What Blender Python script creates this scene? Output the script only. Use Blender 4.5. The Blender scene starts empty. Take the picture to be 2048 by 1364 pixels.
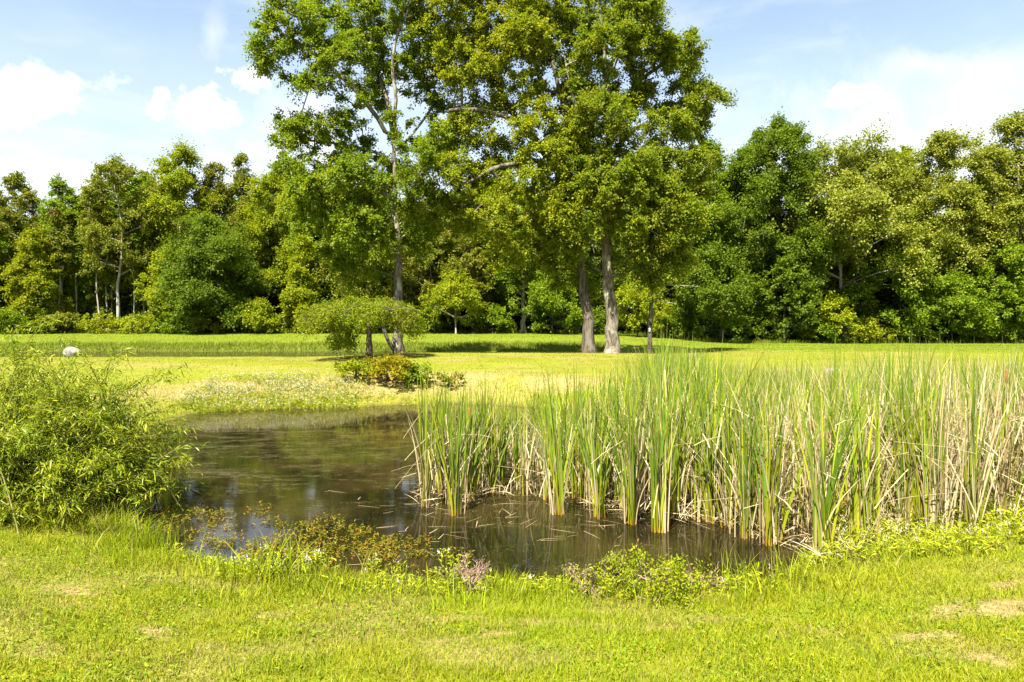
import bpy, bmesh, math, random
import numpy as np
from mathutils import Vector

# ------------------------------------------------------------------ camera, sky, sun, exposure
scene = bpy.context.scene
COL = scene.collection
CAM_Z, HOR, F = 2.0, 640.0, 24.0 / 36.0 * 2048.0          # camera height, horizon row, focal length in photo pixels
cd = bpy.data.cameras.new("camera"); cam = bpy.data.objects.new("camera", cd); COL.objects.link(cam)
cam.location = (0, 0, CAM_Z); cam.rotation_euler = (math.radians(90), 0, 0)
cd.lens = 24; cd.sensor_width = 36; cd.shift_y = -(682.0 - HOR) / 2048.0
cd.clip_start = 0.05; cd.clip_end = 3000
scene.camera = cam

SUN_EL, SUN_AZ = math.radians(57), math.atan2(-0.42, -0.85)   # behind the photographer, a little to the left
sd = bpy.data.lights.new("sun", 'SUN'); sun = bpy.data.objects.new("sun", sd); COL.objects.link(sun)
sd.energy = 4.6; sd.angle = math.radians(0.5); sd.color = (1.0, 0.93, 0.79)
to_sun = Vector((math.sin(SUN_AZ) * math.cos(SUN_EL), math.cos(SUN_AZ) * math.cos(SUN_EL), math.sin(SUN_EL)))
sun.rotation_euler = (-to_sun).to_track_quat('-Z', 'Y').to_euler()
sun.location = to_sun * 60

vs = scene.view_settings
vs.view_transform = 'Standard'; vs.look = 'None'; vs.gamma = 1.0; vs.use_curve_mapping = False
vs.exposure = 2.25
scene.cycles.max_bounces = 6; scene.cycles.diffuse_bounces = 3; scene.cycles.glossy_bounces = 3
scene.cycles.transmission_bounces = 4; scene.cycles.caustics_reflective = False; scene.cycles.caustics_refractive = False
scene.cycles.use_denoising = True


class NT:
    """small helper for node trees"""
    def __init__(s, tree): s.t = tree; s.n = tree.nodes; s.l = tree.links
    def new(s, kind, **kw):
        n = s.n.new(kind)
        for k, v in kw.items(): setattr(n, k, v)
        return n
    def put(s, sock, v):
        if hasattr(v, 'is_output'): s.l.new(v, sock)
        else: sock.default_value = v
    def math(s, op, a, b=0.0, c=0.0, clamp=False):
        n = s.new('ShaderNodeMath', operation=op, use_clamp=clamp)
        s.put(n.inputs[0], a); s.put(n.inputs[1], b); s.put(n.inputs[2], c)
        return n.outputs[0]
    def smooth(s, v, lo, hi, a=0.0, b=1.0):
        n = s.new('ShaderNodeMapRange', interpolation_type='SMOOTHSTEP')
        s.put(n.inputs[0], v); s.put(n.inputs[1], lo); s.put(n.inputs[2], hi); s.put(n.inputs[3], a); s.put(n.inputs[4], b)
        return n.outputs[0]
    def mix(s, f, a, b, mode='MIX'):
        n = s.new('ShaderNodeMix', data_type='RGBA', blend_type=mode)
        s.put(n.inputs[0], f); s.put(n.inputs[6], a); s.put(n.inputs[7], b)
        return n.outputs[2]
    def noise(s, vec, scale, detail=3.0, rough=0.55, dist=0.0):
        n = s.new('ShaderNodeTexNoise')
        if vec is not None: s.put(n.inputs['Vector'], vec)
        n.inputs['Scale'].default_value = scale; n.inputs['Detail'].default_value = detail
        n.inputs['Roughness'].default_value = rough; n.inputs['Distortion'].default_value = dist
        return n.outputs[0]
    def mapping(s, vec, scale=(1, 1, 1), rot=(0, 0, 0), loc=(0, 0, 0)):
        n = s.new('ShaderNodeMapping'); s.put(n.inputs[0], vec)
        n.inputs['Scale'].default_value = scale; n.inputs['Rotation'].default_value = rot; n.inputs['Location'].default_value = loc
        return n.outputs[0]
    def attr(s, name):
        n = s.new('ShaderNodeAttribute', attribute_name=name); return n.outputs['Fac']
    def ramp(s, f, stops):
        n = s.new('ShaderNodeValToRGB'); s.put(n.inputs[0], f)
        e = n.color_ramp.elements
        while len(e) > 1: e.remove(e[-1])
        e[0].position = stops[0][0]; e[0].color = (*stops[0][1], 1)
        for p, c in stops[1:]:
            q = e.new(p); q.color = (*c, 1)
        return n.outputs[0]


# ---- the sky: Nishita, with the day's clouds mixed in by direction
world = bpy.data.worlds.new("World"); scene.world = world; world.use_nodes = True
w = NT(world.node_tree); w.n.clear()
SKY_STRENGTH = 0.058
sky = w.new('ShaderNodeTexSky', sky_type='NISHITA', sun_disc=False)
sky.sun_elevation = SUN_EL; sky.sun_rotation = SUN_AZ % (2 * math.pi)
sky.air_density = 1.0; sky.dust_density = 0.8; sky.ozone_density = 1.6
tc = w.new('ShaderNodeTexCoord'); dirv = tc.outputs['Generated']
sx = w.new('ShaderNodeSeparateXYZ'); w.l.new(dirv, sx.inputs[0])
yy = w.math('MAXIMUM', sx.outputs[1], 0.08)
U = w.math('DIVIDE', sx.outputs[0], yy); V = w.math('DIVIDE', sx.outputs[2], yy)
cn1 = w.noise(dirv, 11.0, 8.0, 0.62, 0.25); cn2 = w.noise(dirv, 4.0, 7.0, 0.6, 0.5)
cn3 = w.noise(dirv, 34.0, 7.0, 0.6, 0.3)
streak = w.noise(w.mapping(dirv, (2.2, 2.2, 9.0), (0.0, 0.55, 0.0)), 2.0, 5.0, 0.6, 0.3)


def cloud(px, py, rx, ry, soft, noise, amp, op):
    a = w.math('DIVIDE', w.math('SUBTRACT', U, (px - 1024) / F), rx / F)
    b = w.math('DIVIDE', w.math('SUBTRACT', V, (HOR - py) / F), ry / F)
    d = w.math('SQRT', w.math('ADD', w.math('MULTIPLY', a, a), w.math('MULTIPLY', b, b)))
    e = w.math('ADD', w.math('SUBTRACT', 1.0, d), w.math('MULTIPLY', w.math('SUBTRACT', noise, 0.5), amp))
    return w.math('MULTIPLY', w.smooth(e, 0.0, soft), op)


masks = [cloud(50, 195, 190, 78, 0.55, cn1, 2.6, 1.0), cloud(380, 226, 125, 66, 0.55, cn1, 3.0, 0.95), cloud(330, 190, 40, 26, 0.6, cn3, 3.4, 0.9),
         cloud(235, 158, 55, 34, 1.1, cn3, 4.2, 0.55), cloud(492, 155, 48, 32, 0.9, cn3, 4.4, 0.85),
         cloud(620, 250, 210, 140, 1.1, cn2, 2.6, 0.9), cloud(1700, 188, 62, 28, 0.7, cn3, 3.2, 1.0),
         cloud(1930, 130, 160, 55, 1.3, cn1, 3.0, 0.8), cloud(200, 345, 760, 130, 1.1, cn2, 2.4, 0.85),
         cloud(1930, 170, 480, 210, 1.5, cn2, 2.6, 0.85), cloud(425, 70, 60, 150, 1.4, cn2, 2.6, 0.6),
         cloud(180, 100, 420, 70, 1.6, cn2, 2.4, 0.5), cloud(1850, 330, 760, 130, 1.1, cn2, 2.2, 0.8)]
tot = masks[0]
for m_ in masks[1:]:
    tot = w.math('SUBTRACT', 1.0, w.math('MULTIPLY', w.math('SUBTRACT', 1.0, tot), w.math('SUBTRACT', 1.0, m_)))
front = w.smooth(sx.outputs[1], 0.1, 0.3)
tot = w.math('MULTIPLY', tot, front)
wisps = w.smooth(streak, 0.42, 0.75, 0.0, 0.55)
veil = w.smooth(sx.outputs[2], 0.5, 0.02, 0.08, 0.62)       # thin high cloud, thicker towards the horizon
cover = w.math('MAXIMUM', tot, w.math('ADD', w.math('MULTIPLY', wisps, 0.55), veil, clamp=True))
CLOUD = 4.9
cshade = w.noise(w.mapping(dirv, (1, 1, 2)), 7.0, 3.0)
ccol = w.mix(w.smooth(cshade, 0.3, 0.65), (CLOUD * .86, CLOUD * .885, CLOUD * .93, 1), (CLOUD, CLOUD, CLOUD * 1.0, 1))
bg = w.new('ShaderNodeBackground'); bg.inputs[1].default_value = SKY_STRENGTH
w.l.new(w.mix(cover, sky.outputs[0], ccol), bg.inputs[0])
wo = w.new('ShaderNodeOutputWorld'); w.l.new(bg.outputs[0], wo.inputs[0])


# ------------------------------------------------------------------ helpers
def at(px, py, Y):
    return np.array([(px - 1024.0) / F * Y, Y, CAM_Z - (py - HOR) / F * Y])


def tag(o, label=None, cat=None, group=None, kind=None):
    if label: o['label'] = label
    if cat: o['category'] = cat
    if group: o['group'] = group
    if kind: o['kind'] = kind
    return o


def thing(name, label, cat, loc, group=None, rz=0.0):
    o = bpy.data.objects.new(name, None); COL.objects.link(o)
    o.empty_display_size = 0.2
    o.location = [float(v) for v in loc]; o.rotation_euler = (0, 0, rz)
    return tag(o, label, cat, group)


def norm(v):
    return v / np.maximum(np.linalg.norm(v, axis=-1, keepdims=True), 1e-9)


class MB:
    """collects quads and triangles with point attributes and links them as one mesh object"""
    def __init__(s): s.v, s.q, s.t3, s.n, s.a, s.smooth = [], [], [], 0, {}, False
    def add(s, v, quads=None, tris=None, **attrs):
        v = np.asarray(v, float).reshape(-1, 3)
        if quads is not None and len(quads): s.q.append(np.asarray(quads, int) + s.n)
        if tris is not None and len(tris): s.t3.append(np.asarray(tris, int) + s.n)
        for k in set(list(attrs) + list(s.a)):
            lst = s.a.setdefault(k, [])
            have = sum(len(x) for x in lst)
            if have < s.n: lst.append(np.zeros(s.n - have))
            lst.append(np.broadcast_to(np.asarray(attrs.get(k, 0.0), float).reshape(-1), (len(v),)).copy())
        s.v.append(v); s.n += len(v)
    def data(s, name):
        me = bpy.data.meshes.new(name)
        v = np.concatenate(s.v)
        q = np.concatenate(s.q) if s.q else np.zeros((0, 4), int)
        t = np.concatenate(s.t3) if s.t3 else np.zeros((0, 3), int)
        me.vertices.add(len(v)); me.vertices.foreach_set('co', v.astype(np.float32).ravel())
        loops = np.concatenate([q.ravel(), t.ravel()]).astype(np.int32)
        me.loops.add(len(loops)); me.loops.foreach_set('vertex_index', loops)
        me.polygons.add(len(q) + len(t))
        st = np.concatenate([np.arange(len(q)) * 4, len(q) * 4 + np.arange(len(t)) * 3]).astype(np.int32)
        me.polygons.foreach_set('loop_start', st)
        me.polygons.foreach_set('use_smooth', np.full(len(st), s.smooth, bool))
        for k, lst in s.a.items():
            a = me.attributes.new(k, 'FLOAT', 'POINT'); a.data.foreach_set('value', np.concatenate(lst).astype(np.float32))
        me.update(calc_edges=True)
        return me
    def build(s, name, mat, parent=None):
        me = s.data(name); me.materials.append(mat)
        o = bpy.data.objects.new(name, me); COL.objects.link(o)
        if parent is not None: o.parent = parent
        return o


def leaves(mb, P, D, N, L, Wd, rnd, fold=0.12, mid=0.45):
    """leaf-shaped quads: base P, axis D, normal N"""
    D = norm(D); S = norm(np.cross(D, N)); N2 = np.cross(S, D)
    L = np.broadcast_to(L, len(P))[:, None]; Wd = np.broadcast_to(Wd, len(P))[:, None]
    a = P; c = P + D * L - N2 * L * 0.12
    m = P + D * L * mid + N2 * L * fold * 0.5
    b = m + S * Wd * 0.5; d = m - S * Wd * 0.5
    v = np.stack([a, b, c, d], 1).reshape(-1, 3)
    q = np.arange(len(P) * 4).reshape(-1, 4)
    mb.add(v, quads=q, rnd=np.repeat(rnd, 4))


def strips(mb, base, d0, side, L, Wd, bend, nseg, rnd, dry=None, taper=1.5, t0=0.0):
    """grass-like blades: straight start d0, bending by the vector bend towards the tip"""
    n = len(base); L = np.broadcast_to(L, n); Wd = np.broadcast_to(Wd, n)
    ts = np.linspace(0, 1, nseg + 1)
    cen = base[:, None, :] + d0[:, None, :] * (L[:, None] * ts)[:, :, None] + bend[:, None, :] * (ts ** 2.2)[None, :, None] * L[:, None, None]
    wd = Wd[:, None] * (1 - ts[None, :] ** taper) * 0.5
    left = cen[:, :-1] - side[:, None, :] * wd[:, :-1, None]; right = cen[:, :-1] + side[:, None, :] * wd[:, :-1, None]
    v = np.empty((n, nseg * 2 + 1, 3)); v[:, 0:nseg * 2:2] = left; v[:, 1:nseg * 2:2] = right; v[:, -1] = cen[:, -1]
    k = nseg * 2 + 1; off = (np.arange(n) * k)[:, None, None]
    q = np.array([[2 * i, 2 * i + 1, 2 * i + 3, 2 * i + 2] for i in range(nseg - 1)]).reshape(-1, 4)
    t = np.array([[2 * nseg - 2, 2 * nseg - 1, 2 * nseg]])
    tt = np.empty(k); tt[0:nseg * 2:2] = ts[:-1]; tt[1:nseg * 2:2] = ts[:-1]; tt[-1] = 1
    at_ = dict(rnd=np.repeat(rnd, k), t=np.tile(tt, n))
    if dry is not None: at_['dry'] = np.repeat(dry, k)
    mb.add(v.reshape(-1, 3), quads=(q[None] + off).reshape(-1, 4) if len(q) else None, tris=(t[None] + off).reshape(-1, 3), **at_)


def tube(mb, pts, rad, sides=6, cap=True, rnd=0.0):
    pts = np.asarray(pts, float); rad = np.broadcast_to(np.asarray(rad, float), len(pts))
    tan = norm(np.gradient(pts, axis=0))
    ref = np.array([0.13, 0.97, 0.2]); ref = ref / np.linalg.norm(ref)
    if abs(np.dot(tan[0], ref)) > 0.9: ref = np.array([1.0, 0, 0])
    a = norm(np.cross(tan, ref)); b = np.cross(tan, a)
    th = np.arange(sides) * 2 * math.pi / sides
    v = pts[:, None, :] + (a[:, None, :] * np.cos(th)[None, :, None] + b[:, None, :] * np.sin(th)[None, :, None]) * rad[:, None, None]
    k = len(pts)
    i = np.arange(k - 1)[:, None] * sides; j = np.arange(sides)[None, :]; j2 = (j + 1) % sides
    q = np.stack([i + j, i + j2, i + sides + j2, i + sides + j], -1).reshape(-1, 4)
    v = v.reshape(-1, 3); tris = None
    if cap:
        v = np.concatenate([v, pts[-1:] + tan[-1:] * rad[-1]])
        tris = np.stack([(k - 1) * sides + j[0], (k - 1) * sides + j2[0], np.full(sides, k * sides)], -1)
    mb.add(v, quads=q, tris=tris, rnd=rnd)


# value noise, for terrain and for where dry grass grows
def vnoise(x, y, seed=0):
    xi = np.floor(x).astype(np.int64); yi = np.floor(y).astype(np.int64)
    fx = x - xi; fy = y - yi; fx = fx * fx * (3 - 2 * fx); fy = fy * fy * (3 - 2 * fy)
    def h(a, b):
        n = (a * 374761393 + b * 668265263 + seed * 974634777) & 0x7fffffff
        n = ((n ^ (n >> 13)) * 1274126177) & 0x7fffffff
        return ((n ^ (n >> 16)) & 0xffff) / 65535.0
    return (h(xi, yi) * (1 - fx) + h(xi + 1, yi) * fx) * (1 - fy) + (h(xi, yi + 1) * (1 - fx) + h(xi + 1, yi + 1) * fx) * fy


def fbm(x, y, seed=0, oct=3):
    s = 0; a = 0.5; t = 0
    for o in range(oct):
        s = s + a * vnoise(x * 2 ** o, y * 2 ** o, seed + o); t += a; a *= 0.5
    return s / t


def sstep(v, a, b):
    t = np.clip((v - a) / (b - a), 0, 1); return t * t * (3 - 2 * t)


# ------------------------------------------------------------------ terrain
WATER = -0.35
WATER2 = 0.22


def chaikin(p, n=2):
    for _ in range(n):
        q = np.roll(p, -1, 0); p = np.stack([p * .75 + q * .25, p * .25 + q * .75], 1).reshape(-1, 2)
    return p


POND_PX = [(330, 1108), (420, 1125), (540, 1150), (700, 1163), (880, 1172), (1080, 1176), (1250, 1180), (1450, 1176), (1540, 1165), (1600, 1130),
           (1640, 1080), (1690, 1000), (1690, 930), (1560, 880), (1400, 850), (1250, 830), (1080, 815), (950, 808), (850, 808), (760, 812),
           (650, 816), (500, 818), (380, 826), (300, 850), (230, 900), (215, 960), (240, 1030), (280, 1080)]
POND = chaikin(np.array([[(px - 1024) / F * Y, Y] for px, py in POND_PX for Y in [(CAM_Z - WATER) * F / (py - HOR)]]))


def pond_dist(x, y):
    """distance to the pond's edge, negative inside"""
    x = np.asarray(x, float); y = np.asarray(y, float)
    d = np.full(x.shape, 1e9); ins = np.zeros(x.shape, bool)
    n = len(POND)
    for i in range(n):
        ax, ay = POND[i]; bx, by = POND[(i + 1) % n]
        ex, ey = bx - ax, by - ay
        t = np.clip(((x - ax) * ex + (y - ay) * ey) / (ex * ex + ey * ey + 1e-12), 0, 1)
        d = np.minimum(d, (x - ax - t * ex) ** 2 + (y - ay - t * ey) ** 2)
        c = ((ay > y) != (by > y)) & (x < (bx - ax) * (y - ay) / (by - ay + 1e-12) + ax)
        ins ^= c
    d = np.sqrt(d)
    return np.where(ins, -d, d)


K_LEFT = ([-60, 8, 16, 20, 26, 30.5, 34, 37.4, 38.6, 42, 50, 62, 80, 120, 600], [0, 0, .10, .27, .36, .39, .02, .02, .23, .52, .66, .86, 1.15, 1.5, 3])
K_MID = ([-60, 8, 16, 20, 26, 30.5, 34, 37.4, 39, 42, 50, 62, 80, 120, 600], [0, 0, .10, .30, .48, .58, .16, .10, .26, .52, .70, .86, 1.15, 1.5, 3])
K_RIGHT = ([-60, 8, 16, 20, 26, 30, 38, 52, 80, 120, 600], [0, 0, .10, .30, .48, .55, .42, .25, .4, .6, 2])


def height(x, y):
    x = np.asarray(x, float); y = np.asarray(y, float)
    u = x / np.maximum(y, 6.0)
    L = M = R = 0
    for k in (-1.2, -.6, 0, .6, 1.2):
        L = L + np.interp(y + k, *K_LEFT) / 5; M = M + np.interp(y + k, *K_MID) / 5; R = R + np.interp(y + k, *K_RIGHT) / 5
    a = sstep(u, -0.30, -0.13); b = sstep(u, 0.10, 0.36)
    base = L * (1 - a) + M * a; base = base * (1 - b) + R * b
    base = base + (fbm(x * .35, y * .35, 5) - .5) * 0.05 * np.clip(y / 6, .5, 1.2) + (fbm(x * 1.7, y * 1.7, 9) - .5) * 0.025
    d = pond_dist(x, y)
    slope = np.where(y < 12, 0.155, 0.155 + 0.16 * sstep(y, 12, 17))
    bank = WATER + 0.012 + slope * d + (fbm(x * 1.3, y * 1.3, 3) - .5) * 0.06 * sstep(d, 0, .6)
    h = np.where(d < 8, np.minimum(base, bank), base)
    inside = WATER - 0.02 - 0.9 * sstep(-d, -0.05, 4.0)
    return np.where(d < 0, inside, h)


def H1(x, y): return float(height(np.array([x]), np.array([y]))[0])


def forest_edge(x, y):
    """depth at which the wood begins, per bearing"""
    u = x / np.maximum(y, 6.0)
    e = 62.0 - 10.0 * sstep(u, 0.12, 0.36)
    return e


DRY_PX = [(150, 1180, 80, 22), (300, 1275, 90, 14), (400, 1312, 60, 9), (575, 1218, 60, 12), (980, 1275, 50, 8), (1985, 1235, 130, 26), (1960, 1345, 130, 20),
          (1830, 1280, 90, 14), (1990, 1175, 60, 9), (90, 1350, 170, 22), (900, 1222, 110, 10), (1250, 1245, 260, 12), (1050, 1235, 140, 12), (185, 1215, 45, 8),
          (1650, 1260, 120, 14), (380, 1205, 40, 8), (1920, 1305, 80, 14), (25, 1170, 60, 10), (1400, 1215, 120, 12), (640, 1245, 120, 10)]


def near_Y(py): return 2.0 * F / (py - HOR + 0.0)      # rough depth on the near lawn


def dryness(x, y):
    d = sstep(fbm(x * 1.1, y * 1.9, 21, 4), .52, .76) * 0.36
    for i, (px, py, rx, ry) in enumerate(DRY_PX):
        z = -0.12
        Y = (CAM_Z - z) * F / (py - HOR); X = (px - 1024) / F * Y
        Y0 = (CAM_Z - z) * F / (py - ry - HOR)
        a = (x - X) / (rx / F * Y); b = (y - Y) / max(abs(Y0 - Y), .04)
        e = 1 - np.sqrt(a * a + b * b) + (fbm(x * 6, y * 6, 31 + i, 4) - .5) * 3.2
        d = np.maximum(d, sstep(e, .1, .9) * (0.95 if i < 9 else 0.6))
    far = sstep(fbm(x * .45, y * 1.1, 77, 4), .46, .72) * 0.32
    far = far * np.where(y > 33, .35, 1.0) + .03 * (y < 31.5)
    return np.where(y > 12, far, d)


# ------------------------------------------------------------------ materials
MATS = {}


def newmat(name):
    m = bpy.data.materials.new(name); m.use_nodes = True
    t = NT(m.node_tree); t.n.clear()
    out = t.new('ShaderNodeOutputMaterial'); MATS[name] = m
    return m, t, out


def leaf_mat(name, stops, trans=0.46, rough=0.55, spec=0.18, patch=None, patch_amt=0.5, tgain=(1.25, 1.25, 0.6)):
    m, t, out = newmat(name)
    if not name.startswith(('straw', 'white', 'pale_f', 'dry', 'red')):
        stops = [(q, (c[0] * 1.82, c[1] * 1.5, c[2] * .62)) for q, c in stops]
    col = t.ramp(t.attr('rnd'), stops)
    geo = t.new('ShaderNodeNewGeometry')
    if patch:
        nz = t.noise(geo.outputs['Position'], 0.55, 2.0)
        col = t.mix(t.math('MULTIPLY', t.smooth(nz, .5, .68), patch_amt), col, (*patch, 1))
    p = t.new('ShaderNodeBsdfPrincipled'); t.put(p.inputs['Base Color'], col)
    p.inputs['Roughness'].default_value = rough; p.inputs['Specular IOR Level'].default_value = spec
    tr = t.new('ShaderNodeBsdfTranslucent')
    t.put(tr.inputs[0], t.mix(1.0, col, (*tgain, 1), 'MULTIPLY'))
    mx = t.new('ShaderNodeMixShader'); mx.inputs[0].default_value = trans
    t.l.new(p.outputs[0], mx.inputs[1]); t.l.new(tr.outputs[0], mx.inputs[2]); t.l.new(mx.outputs[0], out.inputs[0])
    return m


def bark_mat(name, dark, light, lichen=None, lich_amt=0.4, scale=9.0):
    m, t, out = newmat(name)
    geo = t.new('ShaderNodeNewGeometry')
    pos = geo.outputs['Position']
    n1 = t.noise(t.mapping(pos, (1, 1, .22)), scale, 5.0, .65)
    col = t.mix(t.smooth(n1, .35, .65), (*dark, 1), (*light, 1))
    if lichen:
        n2 = t.noise(t.mapping(pos, (1, 1, .5)), 3.2, 4.0, .6)
        col = t.mix(t.math('MULTIPLY', t.smooth(n2, .46, .62), lich_amt), col, (*lichen, 1))
    p = t.new('ShaderNodeBsdfPrincipled'); t.put(p.inputs['Base Color'], col); p.inputs['Roughness'].default_value = .9
    p.inputs['Specular IOR Level'].default_value = .15
    b = t.new('ShaderNodeBump'); b.inputs['Strength'].default_value = .9; b.inputs['Distance'].default_value = .04
    t.l.new(n1, b.inputs['Height']); t.l.new(b.outputs[0], p.inputs['Normal'])
    t.l.new(p.outputs[0], out.inputs[0])
    return m


def plain_mat(name, a, b, scale=6.0, rough=.8, bump=.3, bd=.02):
    m, t, out = newmat(name)
    geo = t.new('ShaderNodeNewGeometry')
    n = t.noise(geo.outputs['Position'], scale, 6.0, .65)
    p = t.new('ShaderNodeBsdfPrincipled'); t.put(p.inputs['Base Color'], t.mix(t.smooth(n, .35, .68), (*a, 1), (*b, 1)))
    p.inputs['Roughness'].default_value = rough; p.inputs['Specular IOR Level'].default_value = .25
    bm_ = t.new('ShaderNodeBump'); bm_.inputs['Strength'].default_value = bump; bm_.inputs['Distance'].default_value = bd
    t.l.new(n, bm_.inputs['Height']); t.l.new(bm_.outputs[0], p.inputs['Normal']); t.l.new(p.outputs[0], out.inputs[0])
    return m


LM = {
    'maple': leaf_mat('maple_leaf', [(0, (.040, .085, .008)), (.5, (.075, .135, .010)), (.9, (.125, .170, .012)), (1, (.16, .15, .015))], patch=(.13, .14, .012), patch_amt=.35),
    'yellow': leaf_mat('yellow_maple_leaf', [(0, (.055, .100, .008)), (.5, (.105, .155, .010)), (.9, (.150, .185, .012)), (1, (.20, .165, .015))], patch=(.20, .20, .012), patch_amt=.45),
    'amber': leaf_mat('late_maple_leaf', [(0, (.042, .085, .008)), (.5, (.078, .130, .010)), (.9, (.125, .160, .012)), (1, (.18, .14, .015))], patch=(.17, .155, .012), patch_amt=.4),
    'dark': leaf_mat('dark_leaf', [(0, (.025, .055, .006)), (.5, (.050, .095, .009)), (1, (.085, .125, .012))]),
    'green': leaf_mat('green_leaf', [(0, (.035, .080, .006)), (.5, (.070, .130, .008)), (1, (.120, .170, .012))]),
    'bright': leaf_mat('bright_leaf', [(0, (.060, .110, .006)), (.5, (.110, .165, .008)), (1, (.170, .200, .012))]),
    'olive': leaf_mat('olive_leaf', [(0, (.045, .072, .012)), (.5, (.080, .112, .018)), (1, (.125, .150, .030))], trans=.4),
    'pale': leaf_mat('pale_leaf', [(0, (.055, .090, .014)), (.5, (.100, .140, .022)), (1, (.155, .185, .050))], trans=.4, spec=.3),
    'rust': leaf_mat('rust_leaf', [(0, (.045, .070, .009)), (.5, (.075, .105, .012)), (1, (.125, .130, .018))], trans=.35, patch=(.13, .12, .02), patch_amt=.35),
    'gold': leaf_mat('gold_leaf', [(0, (.050, .095, .004)), (.5, (.105, .150, .006)), (1, (.175, .185, .010))]),
    'willow': leaf_mat('willow_leaf', [(0, (.045, .088, .006)), (.5, (.092, .148, .009)), (.93, (.150, .185, .014)), (1, (.24, .23, .06))], trans=.4, spec=.25, rough=.45),
    'red': leaf_mat('red_leaf', [(0, (.08, .04, .015)), (1, (.13, .065, .02))]),
    'weeping': leaf_mat('weeping_leaf', [(0, (.045, .085, .005)), (.5, (.085, .140, .007)), (1, (.135, .165, .010))], patch=(.13, .13, .012), patch_amt=.35),
    'goldenrod': leaf_mat('golden_bush_leaf', [(0, (.060, .085, .004)), (.5, (.120, .130, .005)), (.9, (.165, .150, .006)), (1, (.19, .10, .01))]),
    'lawnweed': leaf_mat('lawn_weed_leaf', [(0, (.040, .095, .004)), (.6, (.075, .140, .006)), (1, (.13, .17, .010))], trans=.3),
    'smart': leaf_mat('smartweed_leaf', [(0, (.045, .070, .008)), (.5, (.080, .105, .012)), (.8, (.12, .10, .016)), (1, (.14, .07, .018))], trans=.3),
    'smartgreen': leaf_mat('smartweed_green_leaf', [(0, (.070, .120, .010)), (.6, (.13, .19, .014)), (1, (.20, .23, .03))], trans=.3),
}
BM = {
    'grey': bark_mat('grey_bark', (.035, .027, .02), (.115, .095, .072), (.17, .165, .115), .6),
    'lichen': bark_mat('lichen_bark', (.05, .04, .03), (.17, .145, .11), (.30, .29, .21), .8),
    'dark': bark_mat('dark_bark', (.025, .019, .014), (.075, .06, .045), (.17, .17, .13), .35),
    'pale': bark_mat('pale_bark', (.15, .135, .11), (.33, .30, .25), (.38, .36, .31), .6),
    'twig': bark_mat('twig_bark', (.16, .10, .07), (.30, .21, .16), None, 0, 25),
    'stem': bark_mat('green_stem', (.09, .10, .02), (.16, .15, .035), None, 0, 20),
}
WHITE_FLOWER = leaf_mat('white_flower', [(0, (.36, .30, .21)), (.6, (.52, .46, .38)), (1, (.64, .60, .53))], trans=.25, tgain=(1, 1, 1))
PINK_FLOWER = leaf_mat('pale_flower', [(0, (.30, .25, .16)), (.7, (.42, .36, .28)), (1, (.30, .2, .12))], trans=.25, tgain=(1, 1, 1))


def grass_mat():
    m, t, out = newmat('grass_blade')
    green = t.ramp(t.attr('rnd'), [(0, (.042, .076, .004)), (.3, (.105, .138, .008)), (.7, (.170, .188, .013)), (1, (.245, .240, .024))])
    dry = t.ramp(t.attr('rnd'), [(0, (.15, .12, .03)), (.5, (.25, .19, .065)), (1, (.33, .26, .11))])
    geo = t.new('ShaderNodeNewGeometry')
    n = t.noise(geo.outputs['Position'], 1.3, 3.0)
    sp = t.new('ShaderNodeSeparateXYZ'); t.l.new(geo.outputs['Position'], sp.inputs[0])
    lush = t.smooth(sp.outputs[1], 31.0, 36.0, 0, .55)
    n2 = t.noise(geo.outputs['Position'], .33, 2.0)
    g2 = t.mix(t.smooth(n, .42, .66, 0, .45), green, (.20, .19, .018, 1))
    g2 = t.mix(t.smooth(n2, .45, .65, 0, .45), g2, (.125, .185, .004, 1))
    g2 = t.mix(lush, g2, (.085, .15, .006, 1))
    g2 = t.mix(t.smooth(sp.outputs[1], 10.0, 7.0, 0, 1.0), g2, (1.25, 1.32, .34, 1), 'MULTIPLY')  # near blades coloured lighter to offset their shade on each other, and yellower
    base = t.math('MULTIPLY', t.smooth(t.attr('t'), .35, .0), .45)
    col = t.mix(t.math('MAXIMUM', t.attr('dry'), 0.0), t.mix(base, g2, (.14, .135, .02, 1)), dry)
    p = t.new('ShaderNodeBsdfPrincipled'); t.put(p.inputs['Base Color'], col); p.inputs['Roughness'].default_value = .5
    p.inputs['Specular IOR Level'].default_value = .1
    tr = t.new('ShaderNodeBsdfTranslucent'); t.put(tr.inputs[0], col)
    mx = t.new('ShaderNodeMixShader'); mx.inputs[0].default_value = .35
    t.l.new(p.outputs[0], mx.inputs[1]); t.l.new(tr.outputs[0], mx.inputs[2]); t.l.new(mx.outputs[0], out.inputs[0])
    return m


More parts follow.
